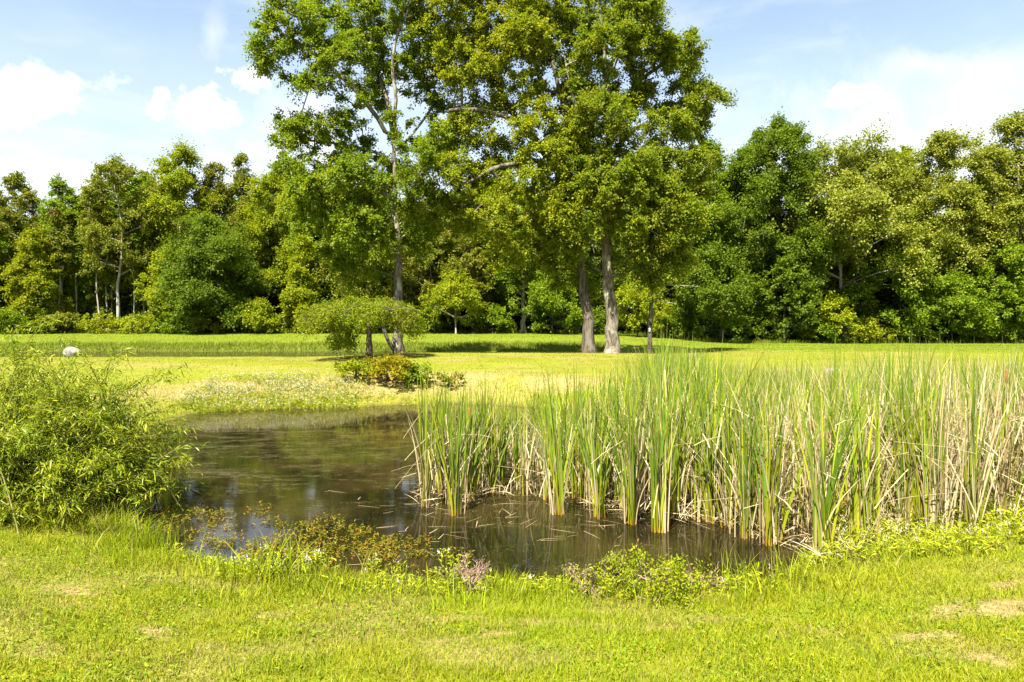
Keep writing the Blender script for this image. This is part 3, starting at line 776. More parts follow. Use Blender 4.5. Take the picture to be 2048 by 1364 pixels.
FRONT = [
    # name, label, px, Y, top, width, leaf, bark, seed, kwargs
    ('woodland_tree', 'sparse rust-topped tree at the left edge of the wood', 35, 65, 355, 105, 'rust', 'pale', 101, dict(cb=.35, prof='tall', dens=.8)),
    ('vine_covered_tree', 'small tree smothered in golden yellow vines at the left edge of the wood', 70, 60.5, 470, 120, 'gold', 'dark', 102, dict(cb=.05, prof='cone', min_rc=.4)),
    ('woodland_tree', 'green tree with a spray of red dead leaves beside the golden vine tree', 130, 63.5, 365, 95, 'green', 'pale', 103, dict(cb=.35, prof='tall', extra=red_spray)),
    ('woodland_tree', 'yellowish thin tree between the red-sprayed tree and the tall white trunk', 185, 65, 385, 90, 'bright', 'pale', 104, dict(cb=.4, prof='tall', dens=.8)),
    ('woodland_tree', 'tall grey green tree with one long white trunk reaching the ground', 238, 61.5, 325, 150, 'olive', 'pale', 105, dict(cb=.38, prof='vase', dens=.75, tr=.2)),
    ('woodland_tree', 'olive bushy tree low behind the tall white-trunked tree', 200, 68, 470, 150, 'olive', 'pale', 106, dict(cb=.28, prof='round', dens=.8)),
    ('woodland_tree', 'olive tree with thin leaning stems right of the tall white trunk', 300, 64, 440, 130, 'olive', 'pale', 107, dict(cb=.3, prof='tall', dens=.8)),
    ('slender_woodland_tree', 'slim tree with a thin pale trunk just right of the golden vine tree', 118, 62, 440, 62, 'olive', 'pale', 151, dict(cb=.5, prof='tall', tr=.11, lean=.02)),
    ('slender_woodland_tree', 'slim tree with a thin pale trunk second right of the golden vine tree', 152, 63, 430, 62, 'green', 'pale', 152, dict(cb=.5, prof='tall', tr=.10, lean=-.02)),
    ('slender_woodland_tree', 'slim tree with a pale trunk just left of the tall white trunk', 198, 62.5, 420, 66, 'olive', 'pale', 153, dict(cb=.48, prof='tall', tr=.12, lean=-.015)),
    ('slender_woodland_tree', 'slim tree with a short leaning pale trunk left of the tall white trunk', 215, 63.5, 450, 60, 'bright', 'pale', 154, dict(cb=.45, prof='tall', tr=.13, lean=.04)),
    ('slender_woodland_tree', 'slim tree with a thin pale trunk just right of the tall white trunk', 266, 62.5, 410, 66, 'olive', 'pale', 155, dict(cb=.5, prof='tall', tr=.10, lean=.015)),
    ('slender_woodland_tree', 'slim tree with a thin grey trunk second right of the tall white trunk', 288, 63, 430, 60, 'green', 'pale', 156, dict(cb=.48, prof='tall', tr=.09, lean=-.01)),
    ('woodland_tree', 'tall bright yellow green tree forming the highest top of the left wood', 362, 64, 303, 150, 'bright', 'pale', 108, dict(cb=.3, prof='tall')),
    ('woodland_tree', 'brownish green tree just right of the highest top in the left wood', 428, 65.5, 338, 95, 'rust', 'pale', 109, dict(cb=.3, prof='tall')),
    ('woodland_tree', 'narrow pointed grey green tree left of the big open maple', 486, 66, 318, 72, 'olive', 'pale', 110, dict(cb=.3, prof='cone', dens=1.1)),
    ('woodland_tree', 'wide dark green bushy tree with leaves down to the lawn in the left wood', 430, 60.5, 450, 215, 'dark', 'dark', 111, dict(cb=.1, prof='round', dens=1.2)),
    ('woodland_tree', 'yellow green leaning tree left of the wide dark bushy tree', 345, 60.8, 500, 140, 'bright', 'pale', 112, dict(cb=.12, prof='cone', dens=1.0)),
    ('woodland_tree', 'bright green broad tree behind the left crown of the open maple', 570, 64, 330, 150, 'bright', 'grey', 113, dict(cb=.2, prof='round')),
    ('columnar_tree', 'slim pointed yellow green tree behind the weeping tree', 606, 59.5, 480, 78, 'bright', 'dark', 114, dict(cb=.06, prof='cone', dens=1.2)),
    ('woodland_tree', 'silvery green willowy tree behind the pale trunk of the open maple', 735, 61, 400, 190, 'olive', 'dark', 115, dict(cb=.08, prof='round', dens=1.2)),
    ('woodland_tree', 'mid green tree between the slim pointed tree and the silvery one', 662, 62.5, 370, 130, 'green', 'dark', 116, dict(cb=.1, prof='round')),
    ('woodland_tree', 'olive tree with a bare pale crooked limb right of the open maple trunk', 868, 62, 400, 130, 'olive', 'pale', 117, dict(cb=.12, prof='round')),
    ('woodland_tree', 'brownish leaved small tree in the middle of the wood edge', 950, 61, 470, 110, 'rust', 'dark', 118, dict(cb=.25, prof='round')),
    ('maple_sapling', 'bright maple sapling with a thin pale stem in front of the dark wood', 912, 58.5, 555, 130, 'bright', 'pale', 119, dict(cb=.3, prof='round', tr=.07)),
    ('woodland_tree', 'dark green tall tree behind the yellow green maple', 1005, 64, 330, 150, 'dark', 'grey', 120, dict(cb=.12, prof='round')),
    ('woodland_tree', 'green tree with a short pale trunk left of the trunk pair', 1045, 60.5, 440, 150, 'green', 'pale', 121, dict(cb=.16, prof='round', tr=.28)),
    ('maple_sapling', 'low green maple sapling beneath the leaning trunk of the pair', 1105, 57.5, 560, 120, 'green', 'dark', 122, dict(cb=.15, prof='dome')),
    ('woodland_tree', 'dark tall tree showing between the two close trunks', 1190, 62, 350, 160, 'dark', 'grey', 123, dict(cb=.1, prof='round')),
    ('maple_sapling', 'low bright maple sapling right of the thickest trunk', 1275, 55, 575, 130, 'bright', 'dark', 124, dict(cb=.18, prof='dome')),
    ('woodland_tree', 'dark green tree behind the thin forked trunk', 1320, 58, 350, 170, 'dark', 'grey', 125, dict(cb=.22, prof='round')),
    ('woodland_tree', 'wide maple with drooping tiers of dark leaves right of the thin forked trunk', 1440, 52, 510, 215, 'dark', 'dark', 126, dict(cb=.12, prof='dome', dens=1.2)),
    ('woodland_tree', 'dark tree with orange tinged leaves beside the edge of the broad maple', 1420, 55.5, 300, 150, 'green', 'grey', 127, dict(cb=.25, prof='round')),
    ('woodland_tree', 'tall dark green round-topped tree in the right wood', 1545, 54, 260, 220, 'dark', 'grey', 228, dict(cb=.25, prof='round', dens=1.2)),
    ('birch_tree', 'pale yellow green dome-shaped tree with a white trunk in the right wood', 1690, 52.5, 303, 275, 'pale', 'pale', 129, dict(cb=.42, prof='dome', dens=1.5, tr=.22)),
    ('woodland_tree', 'lower grey green tree right of the white trunk in the right wood', 1795, 51.5, 500, 165, 'green', 'dark', 130, dict(cb=.08, prof='round', dens=1.1)),
    ('woodland_tree', 'tall tree with whitish pale leaves in the right wood', 1895, 53.5, 282, 200, 'pale', 'grey', 131, dict(cb=.25, prof='round', dens=1.2)),
    ('woodland_tree', 'tallest pale tree at the right edge of the wood', 2020, 53, 252, 170, 'pale', 'grey', 132, dict(cb=.2, prof='tall', dens=1.2)),
    ('maple_sapling', 'mid green pointed sapling with flat tiers in the right wood', 1905, 50.5, 555, 150, 'green', 'dark', 133, dict(cb=.14, prof='cone')),
    ('woodland_tree', 'dark green lower tree at the right edge of the wood', 2010, 51, 500, 150, 'green', 'dark', 134, dict(cb=.15, prof='round')),
    ('maple_sapling', 'small bright sapling in front of the white trunk in the right wood', 1672, 50.5, 600, 95, 'bright', 'dark', 135, dict(cb=.15, prof='dome')),
    ('woodland_tree', 'shadowy green tree between the drooping maple and the white trunk', 1570, 52, 480, 140, 'dark', 'dark', 136, dict(cb=.1, prof='round')),
    ('woodland_tree', 'dark green tree filling in behind the tall round-topped tree', 1500, 57, 310, 170, 'green', 'grey', 157, dict(cb=.15, prof='round', dens=1.2)),
    ('woodland_tree', 'yellowish tree top showing between the dome-shaped tree and the whitish tree', 1800, 57, 310, 140, 'bright', 'grey', 137, dict(cb=.3, prof='round')),
    ('woodland_tree', 'dark tree beyond the right edge of the wood', 2130, 54, 290, 200, 'green', 'grey', 138, dict(cb=.2, prof='round')),
    ('woodland_tree', 'dark green tree beyond the left edge of the wood', -60, 63, 400, 160, 'green', 'grey', 139, dict(cb=.1, prof='round')),
]
for nm, lab, px, Y, top, wpx, lf, bk, sd_, kw in FRONT:
    grow_tree(nm, lab, 'tree', px, Y, top, wpx, lf, bk, sd_, **kw)

# shrubs along the wood's edge
SHRUBS = [
    ('shrub', 'rounded bright green shrub below the wide dark bushy tree', 512, 59, 602, 92, 'bright', 201, {}),
    ('shrub', 'yellow and orange low shrub at the foot of the white trunks', 195, 59.5, 634, 90, 'gold', 202, {}),
    ('shrub', 'green low shrub at the left end of the far lawn', 40, 59, 625, 120, 'green', 203, {}),
    ('shrub', 'olive low shrub left of the orange one at the wood edge', 125, 60, 632, 90, 'olive', 204, {}),
    ('shrub', 'yellow green shrub just right of the tall white trunk', 275, 59.5, 634, 95, 'bright', 205, {}),
    ('shrub', 'dark green shrub under the yellow green leaning tree', 345, 59, 628, 100, 'green', 206, {}),
    ('shrub', 'olive shrub under the left side of the wide dark bushy tree', 405, 59, 640, 70, 'olive', 207, {}),
    ('shrub', 'rusty orange shrub left of the weeping tree at the wood edge', 612, 59, 632, 60, 'rust', 208, {}),
    ('shrub', 'dark low shrub at the wood edge right of the weeping tree', 850, 60, 625, 90, 'dark', 209, {}),
    ('shrub', 'dark low shrub in shade left of the trunk pair', 985, 60, 615, 90, 'green', 210, {}),
    ('shrub', 'dark shrub in shade right of the thin forked trunk', 1345, 55, 630, 90, 'green', 211, {}),
    ('shrub', 'golden yellow shrub at the foot of the white trunk in the right wood', 1738, 50.3, 642, 75, 'gold', 212, {}),
    ('shrub', 'green shrub left of the white trunk in the right wood', 1640, 51, 640, 80, 'green', 213, {}),
    ('shrub', 'dark shrub under the drooping maple', 1490, 53, 640, 110, 'dark', 214, {}),
    ('shrub', 'dark green shrub under the flat-tiered sapling', 1870, 52, 640, 110, 'green', 215, {}),
    ('shrub', 'dark shrub at the right edge of the wood', 1990, 52, 640, 110, 'green', 216, {}),
    ('shrub', 'dark shrub between the two close trunks at the wood edge', 1195, 59, 625, 110, 'dark', 217, {}),
]
for nm, lab, px, Y, top, wpx, lf, sd_, kw in SHRUBS:
    grow_tree(nm, lab, 'shrub', px, Y, top, wpx, lf, 'dark', sd_, cb=.04, prof='dome', dens=1.0, leafL=.16, trunk_name='stem', crown_name='foliage', min_rc=.3, nlobe=6)

# the deeper wood: copies of a few trees, shaded and half hidden
deep = []
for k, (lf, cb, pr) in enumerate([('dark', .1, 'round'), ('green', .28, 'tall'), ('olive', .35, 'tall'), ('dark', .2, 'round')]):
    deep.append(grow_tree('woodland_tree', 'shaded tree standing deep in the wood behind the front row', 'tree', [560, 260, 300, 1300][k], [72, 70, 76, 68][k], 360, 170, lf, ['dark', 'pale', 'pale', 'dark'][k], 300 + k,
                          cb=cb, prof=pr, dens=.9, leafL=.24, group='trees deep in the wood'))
rng = np.random.default_rng(77)
for row, (dl, n, sc) in enumerate([(4.5, 34, .70), (9, 30, .84), (15, 30, .95), (23, 26, 1.05)]):
    for i in range(n):
        u = -0.92 + 1.84 * (i + rng.uniform(.2, .8)) / n
        e = 62 - 10 * float(sstep(u, .12, .36))
        Y = e + dl + rng.uniform(-2.2, 2.2); x = u * Y
        src = deep[int(rng.integers(0, 4))]
        if u < -.45 and row < 2: src = deep[int(rng.integers(1, 3))]
        s = sc * rng.uniform(.8, 1.05)
        if u < -.4: s *= .92
        if u > .3: s *= .85
        dup(src, (x, Y, H1(x, Y)), rng.uniform(0, 6.28), s, 'shaded tree standing deep in the wood behind the front row', 'trees deep in the wood')
# low shade growth inside the wood
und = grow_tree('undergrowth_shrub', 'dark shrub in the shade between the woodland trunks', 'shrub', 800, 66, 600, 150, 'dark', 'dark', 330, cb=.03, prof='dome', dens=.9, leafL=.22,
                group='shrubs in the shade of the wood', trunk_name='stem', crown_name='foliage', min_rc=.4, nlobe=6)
for i in range(70):
    u = -0.85 + 1.7 * (i + rng.uniform(.1, .9)) / 70
    e = 62 - 10 * float(sstep(u, .12, .36)); Y = e + rng.uniform(2, 12); x = u * Y
    dup(und, (x, Y, H1(x, Y)), rng.uniform(0, 6.28), rng.uniform(.6, 1.05), 'dark shrub in the shade between the woodland trunks', 'shrubs in the shade of the wood')

# thin forked trunk right of the pair, with bare dead branches
rng = np.random.default_rng(41)
Y = 29.5; b = at(1299, 697, Y); b[2] = H1(b[0], b[1])
root = thing('slender_tree', 'thin dark forked trunk with bare dead branches right of the close trunk pair', 'tree', b)
def Pq(px, py, dy=0.0): return at(px, py, Y) - b + np.array([0, dy, 0])
mb = MB(); mb.smooth = True
t_ = [Pq(1299, 697), Pq(1300, 650), Pq(1303, 600), Pq(1306, 550), Pq(1311, 515), Pq(1313, 450), Pq(1310, 400)]; t_[0][2] = -.1
t_ = resample(t_, .3); tube(mb, t_, np.linspace(.10, .055, len(t_)), 8)
for q in ([(1305, 575), (1298, 550), (1294, 530), (1296, 505)], [(1308, 545), (1318, 525, -.1), (1324, 512, -.1)]):
    p = resample([Pq(*a) for a in q], .2); tube(mb, p, np.linspace(.05, .02, len(p)), 6)
mb.build('trunk', BM['dark'], root)
mb = MB(); mb.smooth = True
for q in ([(1306, 560), (1330, 572, -.3), (1360, 572, -.6), (1385, 575, -.8)], [(1306, 590), (1340, 580, -.3), (1352, 572, -.4)], [(1310, 470), (1345, 450, -.4), (1362, 445, -.5), (1378, 462, -.6)], [(1312, 455), (1350, 470, .3), (1372, 468, .5), (1380, 458, .5)],
          [(1305, 600), (1330, 605, -.5), (1346, 608, -.6)]):
    p = resample([Pq(*a) for a in q], .2); tube(mb, p, np.linspace(.025, .008, len(p)), 5)
mb.build('sprays', BM['pale'], root)
mb = MB(); C = np.array([Pq(*q) for q in [(1312, 400), (1290, 430), (1330, 430), (1275, 455), (1345, 470), (1310, 455), (1292, 480)]]); C = np.repeat(C, 4, 0) + rng.normal(0, .35, (28, 3))
clump_leaves(rng, mb, C, norm(rng.normal(0, 1, C.shape)), np.full(len(C), .5), 110, .14, aspect=.95)
mb.build('crown', LM['amber'], root)
mb = MB(); tube(mb, [Pq(1298, 660, -.11) + np.array([0, 0, -.06]), Pq(1298, 660, -.11), Pq(1298, 660, -.11) + np.array([0, 0, .06])], .04, 8)
mb.build('white_tag', plain_mat('white_tag_paint', (.6, .6, .58), (.75, .75, .72), 5), root)

# bare crooked limb beside the open maple belongs to the olive tree: left as a fallen-in dead limb of its own tree
# ------------------------------------------------------------------ the weeping tree
rng = np.random.default_rng(51)
Y = 27.3; b = at(738, 720, Y); b[2] = H1(b[0], b[1])
root = thing('weeping_tree', 'small umbrella-shaped weeping tree with a short dark trunk on the near lawn', 'tree', b)
mpx = Y / F
top = (720 - 600) * mpx
trunk = [np.array([0, 0, -.05]), np.array([0, 0, .5]), np.array([-.02, 0, 1.0]), np.array([-.01, 0, 1.45]), np.array([0, 0, top * .78])]
C = []; O = []
for i in range(360):
    az = rng.uniform(0, 2 * math.pi); r = 2.3 * math.sqrt(rng.uniform(0, 1)); k = r / 2.3
    z = top * (1.0 - .20 * k ** 2.2 + .03 * math.sin(az * 5)) - rng.uniform(0, .78) * (.3 + .7 * k) - .5 * max(0, k - .8)
    C.append((math.cos(az) * r - .28, math.sin(az) * r * .85, z)); O.append((math.cos(az) * .8, math.sin(az) * .8, -.3 * k))
for i in range(48):
    C.append((rng.uniform(-1.55, -.7), rng.uniform(-.2, 1.2), rng.uniform(.55, 1.5))); O.append((-.3, -.2, -.6))
for i in range(16):
    C.append((rng.uniform(1.3, 2.3), rng.uniform(-1, 1), rng.uniform(1.2, 1.6))); O.append((.4, -.2, -.5))
C = np.array(C); O = np.array(O)
limbs = [[trunk[-1], np.array([math.cos(a) * .9, math.sin(a) * .9, top * .9]), np.array([math.cos(a) * 1.9, math.sin(a) * 1.7, top * .8])] for a in np.arange(7) * .9]
skeleton(rng, trunk, limbs, C, .135, rtip=.006, min_z=1.3, sides=9, step=.22, flare=1.3, trunk_pow=2.0).build('trunk', BM['dark'], root)
mb = MB(); clump_leaves(rng, mb, C, O, rng.uniform(.18, .36, len(C)), 84, .075, aspect=.6, sprigs=6, up=-.05, droop=.5, spread=.25)
mb.build('crown', LM['weeping'], root)

# ------------------------------------------------------------------ boulder, slab, fallen stalks
rng = np.random.default_rng(61)
def rock(name, label, cat, pos, size, mat, seed):
    bm = bmesh.new(); bmesh.ops.create_icosphere(bm, subdivisions=4, radius=1.0)
    r = np.random.default_rng(seed); ph = r.uniform(0, 6, 6)
    for v in bm.verts:
        c = v.co; k = 1 + .10 * math.sin(2.3 * c.x + ph[0]) * math.cos(2.0 * c.y + ph[1]) + .07 * math.sin(4.1 * c.z + ph[2] + 2 * c.x) + .03 * math.sin(9 * c.x + ph[3]) * math.sin(8 * c.y + ph[4] + 5 * c.z)
        c *= k
        c.x *= size[0]; c.y *= size[1]; c.z *= size[2]
        c.z += .12 * c.x * -1
    me = bpy.data.meshes.new(name); bm.to_mesh(me); bm.free(); me.materials.append(mat)
    me.polygons.foreach_set('use_smooth', np.ones(len(me.polygons), bool))
    o = bpy.data.objects.new(name, me); COL.objects.link(o); o.location = [float(a) for a in pos]
    return tag(o, label, cat)
Y = 31.0; p = at(145, 712, Y); zb = H1(p[0], p[1])
rock('boulder', 'pale grey rounded boulder on the lawn beside the far pond', 'boulder', (p[0], p[1], max(zb, p[2]) + .14), (.43, .34, .26), plain_mat('pale_stone', (.11, .10, .09), (.28, .26, .24), 5.5, .9, .5, .03), 3)
Y = 20.5; p = at(1664, 752, Y); zb = H1(p[0], p[1])
bm = bmesh.new(); bmesh.ops.create_cube(bm, size=1.0)
for v in bm.verts: v.co = Vector((v.co.x * .46, v.co.y * .4, v.co.z * .22))
bmesh.ops.bevel(bm, geom=bm.edges[:], offset=.03, segments=2, affect='EDGES')
for v in bm.verts: v.co.z += .03 * math.sin(6 * v.co.x) + .02 * math.sin(11 * v.co.y)
me = bpy.data.meshes.new('stone_slab'); bm.to_mesh(me); bm.free(); me.materials.append(plain_mat('slab_stone', (.18, .17, .15), (.30, .285, .26), 5, .9, .4, .02))
o = bpy.data.objects.new('stone_slab', me); COL.objects.link(o); o.location = (p[0], p[1], H1(p[0], p[1]) + .10); o.rotation_euler = (0, 0, .3)
tag(o, 'grey stone slab half hidden behind the cattails on the right', 'stone')

# ------------------------------------------------------------------ grass
def scatter(rng, n, x0, x1, y0, y1):
    return rng.uniform(x0, x1, n), rng.uniform(y0, y1, n)


def blades(mb, rng, x, y, L, Wd, nseg=2, lean=.45, dry=None, bend=.45, z=None):
    n = len(x); zz = height(x, y) if z is None else z
    base = np.stack([x, y, zz - .006], -1)
    az = rng.uniform(0, 2 * math.pi, n); tilt = np.abs(rng.normal(0, lean, n))
    d0 = np.stack([np.cos(az) * np.sin(tilt), np.sin(az) * np.sin(tilt), np.cos(tilt)], -1)
    az2 = az + rng.normal(0, .6, n)
    side = norm(np.stack([-np.sin(az2), np.cos(az2), np.zeros(n)], -1))
    bd = np.stack([np.cos(az), np.sin(az), -.35 * np.ones(n)], -1) * rng.uniform(0, bend, (n, 1))
    strips(mb, base, d0, side, L, Wd, bd, nseg, rng.uniform(0, 1, n), dry)


rng = np.random.default_rng(71)
mb = MB()
# near lawn
N = 430000
y = 2.6 + (rng.uniform(0, 1, N) ** .9) * 5.9
x = rng.uniform(-1, 1, N) * (1.15 * y + 1.0)
d = pond_dist(x, y); k = d > .0; x, y, d = x[k], y[k], d[k]
dr = dryness(x, y)
edge = sstep(d, .75, .05)
keep = rng.uniform(0, 1, len(x)) > .55 * sstep(dr, .5, 1.0); x, y, d, dr, edge = x[keep], y[keep], d[keep], dr[keep], edge[keep]
tuft = fbm(x * 3, y * 3, 61)
L = rng.uniform(.02, .075, len(x)) * (1 - .45 * dr) * (.45 + 1.15 * tuft) + edge * rng.uniform(.0, .13, len(x)) * tuft * 1.5
pd = np.where(rng.uniform(0, 1, len(x)) < dr * .8 + .08, rng.uniform(.5, 1, len(x)), 0)
blades(mb, rng, x, y, L, rng.uniform(.0032, .0068, len(x)), 2, .6, pd)
N = 90000
y = 2.8 + rng.uniform(0, 1, N) * 3.4; x = rng.uniform(-1, 1, N) * .86 * y; d = pond_dist(x, y); dr = dryness(x, y)
k = (d > .1) & (rng.uniform(0, 1, N) < dr * .8); x, y, dr = x[k], y[k], dr[k]
blades(mb, rng, x, y, rng.uniform(.02, .06, len(x)), rng.uniform(.002, .005, len(x)), 2, 1.15, rng.uniform(.7, 1, len(x)), .4)
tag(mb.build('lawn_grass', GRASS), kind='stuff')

mb = MB(); N = 70000
y = rng.uniform(8.3, 18.5, N); x = rng.uniform(-1.15, 1.15, N) * y; d = pond_dist(x, y); k = d > .3; x, y = x[k], y[k]
blades(mb, rng, x, y, rng.uniform(.03, .08, len(x)), rng.uniform(.006, .012, len(x)), 2, .55, np.where(rng.uniform(0, 1, len(x)) < .15, .7, 0))
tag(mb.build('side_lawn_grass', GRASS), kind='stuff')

# low broad-leaved weeds and clover among the lawn grass
N = 15000
y = 3.2 + rng.uniform(0, 1, N) * 3.6; x = rng.uniform(-1, 1, N) * .85 * y
d = pond_dist(x, y); k = (d > .1) & (fbm(x * 1.4, y * 1.4, 202, 4) + .12 * (x < -1) > .56); x, y = x[k], y[k]; n = len(x)
mb = MB(); az = rng.uniform(0, 6.28, n); el = rng.normal(.15, .3, n)
leaves(mb, np.stack([x, y, height(x, y) + rng.uniform(.008, .04, n)], -1), np.stack([np.cos(az) * np.cos(el), np.sin(az) * np.cos(el), np.sin(el)], -1), rng.normal(0, .3, (n, 3)) + np.array([0, 0, 1]),
       rng.uniform(.014, .045, n), rng.uniform(.008, .018, n), rng.uniform(0, 1, n))
tag(mb.build('lawn_weeds', LM['lawnweed']), kind='stuff')

# rough grass on the pond's banks
mb = MB()
N = 60000
x, y = scatter(rng, N, -14, 15, 5.2, 23); d = pond_dist(x, y)
k = (d > -.04) & (d < np.where(y > 14, 2.6, 1.0)) & (rng.uniform(0, 1, N) < np.clip(1.25 - d * .45, .1, 1)); x, y, d = x[k], y[k], d[k]
L = rng.uniform(.10, .28, len(x)) * (.5 + fbm(x * 2, y * 2, 12))
blades(mb, rng, x, y, L, rng.uniform(.006, .014, len(x)), 3, .35, np.where(rng.uniform(0, 1, len(x)) < .16, .8, 0), .7)
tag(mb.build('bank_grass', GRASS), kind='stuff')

# mown grass of the lawns beyond
mb = MB()
N = 210000
y = 17.5 + 46 * rng.uniform(0, 1, N) ** 1.25; x = rng.uniform(-1.0, 1.0, N) * y
z = height(x, y); d = pond_dist(x, y)
k = (d > .4) & (y < forest_edge(x, y) + .5) & ~((x < -4) & (y > 31) & (y < 41) & (z < WATER2 + .02)); x, y, z = x[k], y[k], z[k]
L = rng.uniform(.02, .05, len(x)) * (1 + (y - 18) / 40)
blades(mb, rng, x, y, L, rng.uniform(.010, .02, len(x)) * (1 + (y - 18) / 40), 1, .5, np.where(rng.uniform(0, 1, len(x)) < dryness(x, y) * .7, .6, 0), .3, z)
# taller fringe along the far pond and the wood's edge
N = 26000
x, y = scatter(rng, N, -38, 6, 38.2, 42.5); z = height(x, y); k = z > WATER2; x, y, z = x[k], y[k], z[k]
blades(mb, rng, x, y, rng.uniform(.10, .34, len(x)) * (.6 + .8 * fbm(x, y, 14)), rng.uniform(.02, .035, len(x)), 2, .3, np.where(rng.uniform(0, 1, len(x)) < .12, .8, 0), .5, z)
N = 26000
u = rng.uniform(-.85, .85, N); y = 62 - 10 * sstep(u, .12, .36) + rng.normal(0, .8, N) - .3; x = u * y
blades(mb, rng, x, y, rng.uniform(.12, .42, N), rng.uniform(.02, .04, N), 2, .3, np.where(rng.uniform(0, 1, N) < .15, .7, 0), .5)
tag(mb.build('meadow_grass', GRASS), kind='stuff')


# ------------------------------------------------------------------ smartweed: the white-flowered patch on the far bank and below the cattails
def weed_patch(name, rng, x, y, hts, flower_p, leafmat, flowermat, leafL=.09, nleaf=7, z=None, wd=.25):
    n = len(x); z = height(x, y) if z is None else z
    lm = MB(); fm = MB()
    base = np.stack([x, y, z], -1)
    Hh = hts * rng.uniform(.6, 1.15, n)
    az = rng.uniform(0, 6.28, n); tl = np.abs(rng.normal(0, .22, n))
    ax = np.stack([np.cos(az) * np.sin(tl), np.sin(az) * np.sin(tl), np.cos(tl)], -1)
    s = rng.uniform(.15, 1, (n, nleaf))
    P = base[:, None, :] + ax[:, None, :] * (s * Hh[:, None])[..., None]
    a2 = rng.uniform(0, 6.28, (n, nleaf)); el = rng.normal(.25, .4, (n, nleaf))
    D = np.stack([np.cos(a2) * np.cos(el), np.sin(a2) * np.cos(el), np.sin(el)], -1)
    Nn = rng.normal(0, .4, P.shape) + np.array([0, 0, 1.0])
    L = leafL * rng.uniform(.6, 1.3, n * nleaf)
    leaves(lm, P.reshape(-1, 3), D.reshape(-1, 3), Nn.reshape(-1, 3), L, L * wd, rng.uniform(0, 1, n * nleaf))
    # stems
    side = norm(np.cross(ax, np.array([.3, .9, .1])))
    strips(lm, base, ax, side, Hh, np.full(n, .006), np.zeros((n, 3)), 1, rng.uniform(.3, .9, n), taper=9)
    k = rng.uniform(0, 1, n) < flower_p
    Pf = base[k] + ax[k] * Hh[k][:, None]
    for t in range(4):
        D = norm(ax[k] + rng.normal(0, .25, Pf.shape))
        leaves(fm, Pf + rng.normal(0, .012, Pf.shape), D, rng.normal(0, 1, Pf.shape), rng.uniform(.02, .05, len(Pf)), rng.uniform(.007, .013, len(Pf)), rng.uniform(0, 1, len(Pf)), fold=.3)
    return lm, fm


def on0(px, py):
    Y = (CAM_Z + .3) * F / (py - HOR); return ((px - 1024) / F * Y, Y)


rng = np.random.default_rng(81)
N = 12000
px = rng.uniform(310, 830, N); py = rng.uniform(752, 822, N)
Yw = np.interp(py, [752, 822], [21.2, 17.2]) ; x = (px - 1024) / F * Yw; y = Yw
d = pond_dist(x, y); k = (d > -.1 - .5 * rng.uniform(0, 1, N) ** 3) & (fbm(x * .9, y * 1.4, 44) + rng.normal(0, .12, N) > .40) & (d + rng.normal(0, .3, N) < 2.1) & (d + rng.normal(0, .3, N) < .4 + 2.2 * sstep(px, 330, 480) * sstep(px, 800, 640)); x, y, d = x[k], y[k], d[k]
flp = sstep(d, .25, 1.1) * (.15 + .85 * sstep(fbm(x * 1.3, y * 2.4, 99), .38, .58))
lm, fm = weed_patch('w', rng, x, y, .12 + .14 * fbm(x * 1.2, y * 1.2, 48), .25 + .75 * flp, None, None, leafL=.08, nleaf=3)
root = thing('flowering_smartweed_bed', 'bed of white flowering smartweed along the far bank of the near pond', 'ground cover', (0, 0, 0)); root['kind'] = 'stuff'
tag(lm.build('leaves', LM['smartgreen'], root), kind='stuff'); tag(fm.build('blossoms', WHITE_FLOWER, root), kind='stuff')
N = 9000
x = rng.uniform(1.6, 9, N); y = rng.uniform(5.6, 11, N); d = pond_dist(x, y)
u = x / y; k = (d > .15) & (u > (1600 - 1024) / F) & (y > 6.2 + (fbm(x * 2, y * 2, 3) - .5) * .6) & (y < 9.5) & (u < .9); x, y = x[k], y[k]
lm, fm = weed_patch('w', rng, x, y, .21, .35, None, None, leafL=.085, nleaf=6, wd=.15)
root = thing('flowering_smartweed_bed', 'bed of smartweed with pale flower specks at the foot of the cattails on the right', 'ground cover', (0, 0, 0)); root['kind'] = 'stuff'
tag(lm.build('leaves', LM['smartgreen'], root), kind='stuff'); tag(fm.build('blossoms', PINK_FLOWER, root), kind='stuff')

N = 2600
px = rng.uniform(330, 1560, N); py = rng.uniform(1085, 1215, N); p = np.array([on0(a, b_) for a, b_ in zip(px, py)])
d = pond_dist(p[:, 0], p[:, 1]); k = (d > -.06) & (d < .42) & (rng.uniform(0, 1, N) < .75 * sstep(fbm(p[:, 0] * 2.2, p[:, 1] * 2.2, 301), .35, .6)); p = p[k]
lm, fm = weed_patch('w', rng, p[:, 0], p[:, 1], .05 + .17 * fbm(p[:, 0] * 3, p[:, 1] * 3, 305), .015, None, None, leafL=.05, nleaf=6, wd=.22)
root = thing('shore_weeds', 'low mixed weeds along the near water edge', 'weeds', (0, 0, 0)); root['kind'] = 'stuff'
tag(lm.build('leaves', LM['smartgreen'], root), kind='stuff'); tag(fm.build('blossoms', WHITE_FLOWER, root), kind='stuff')

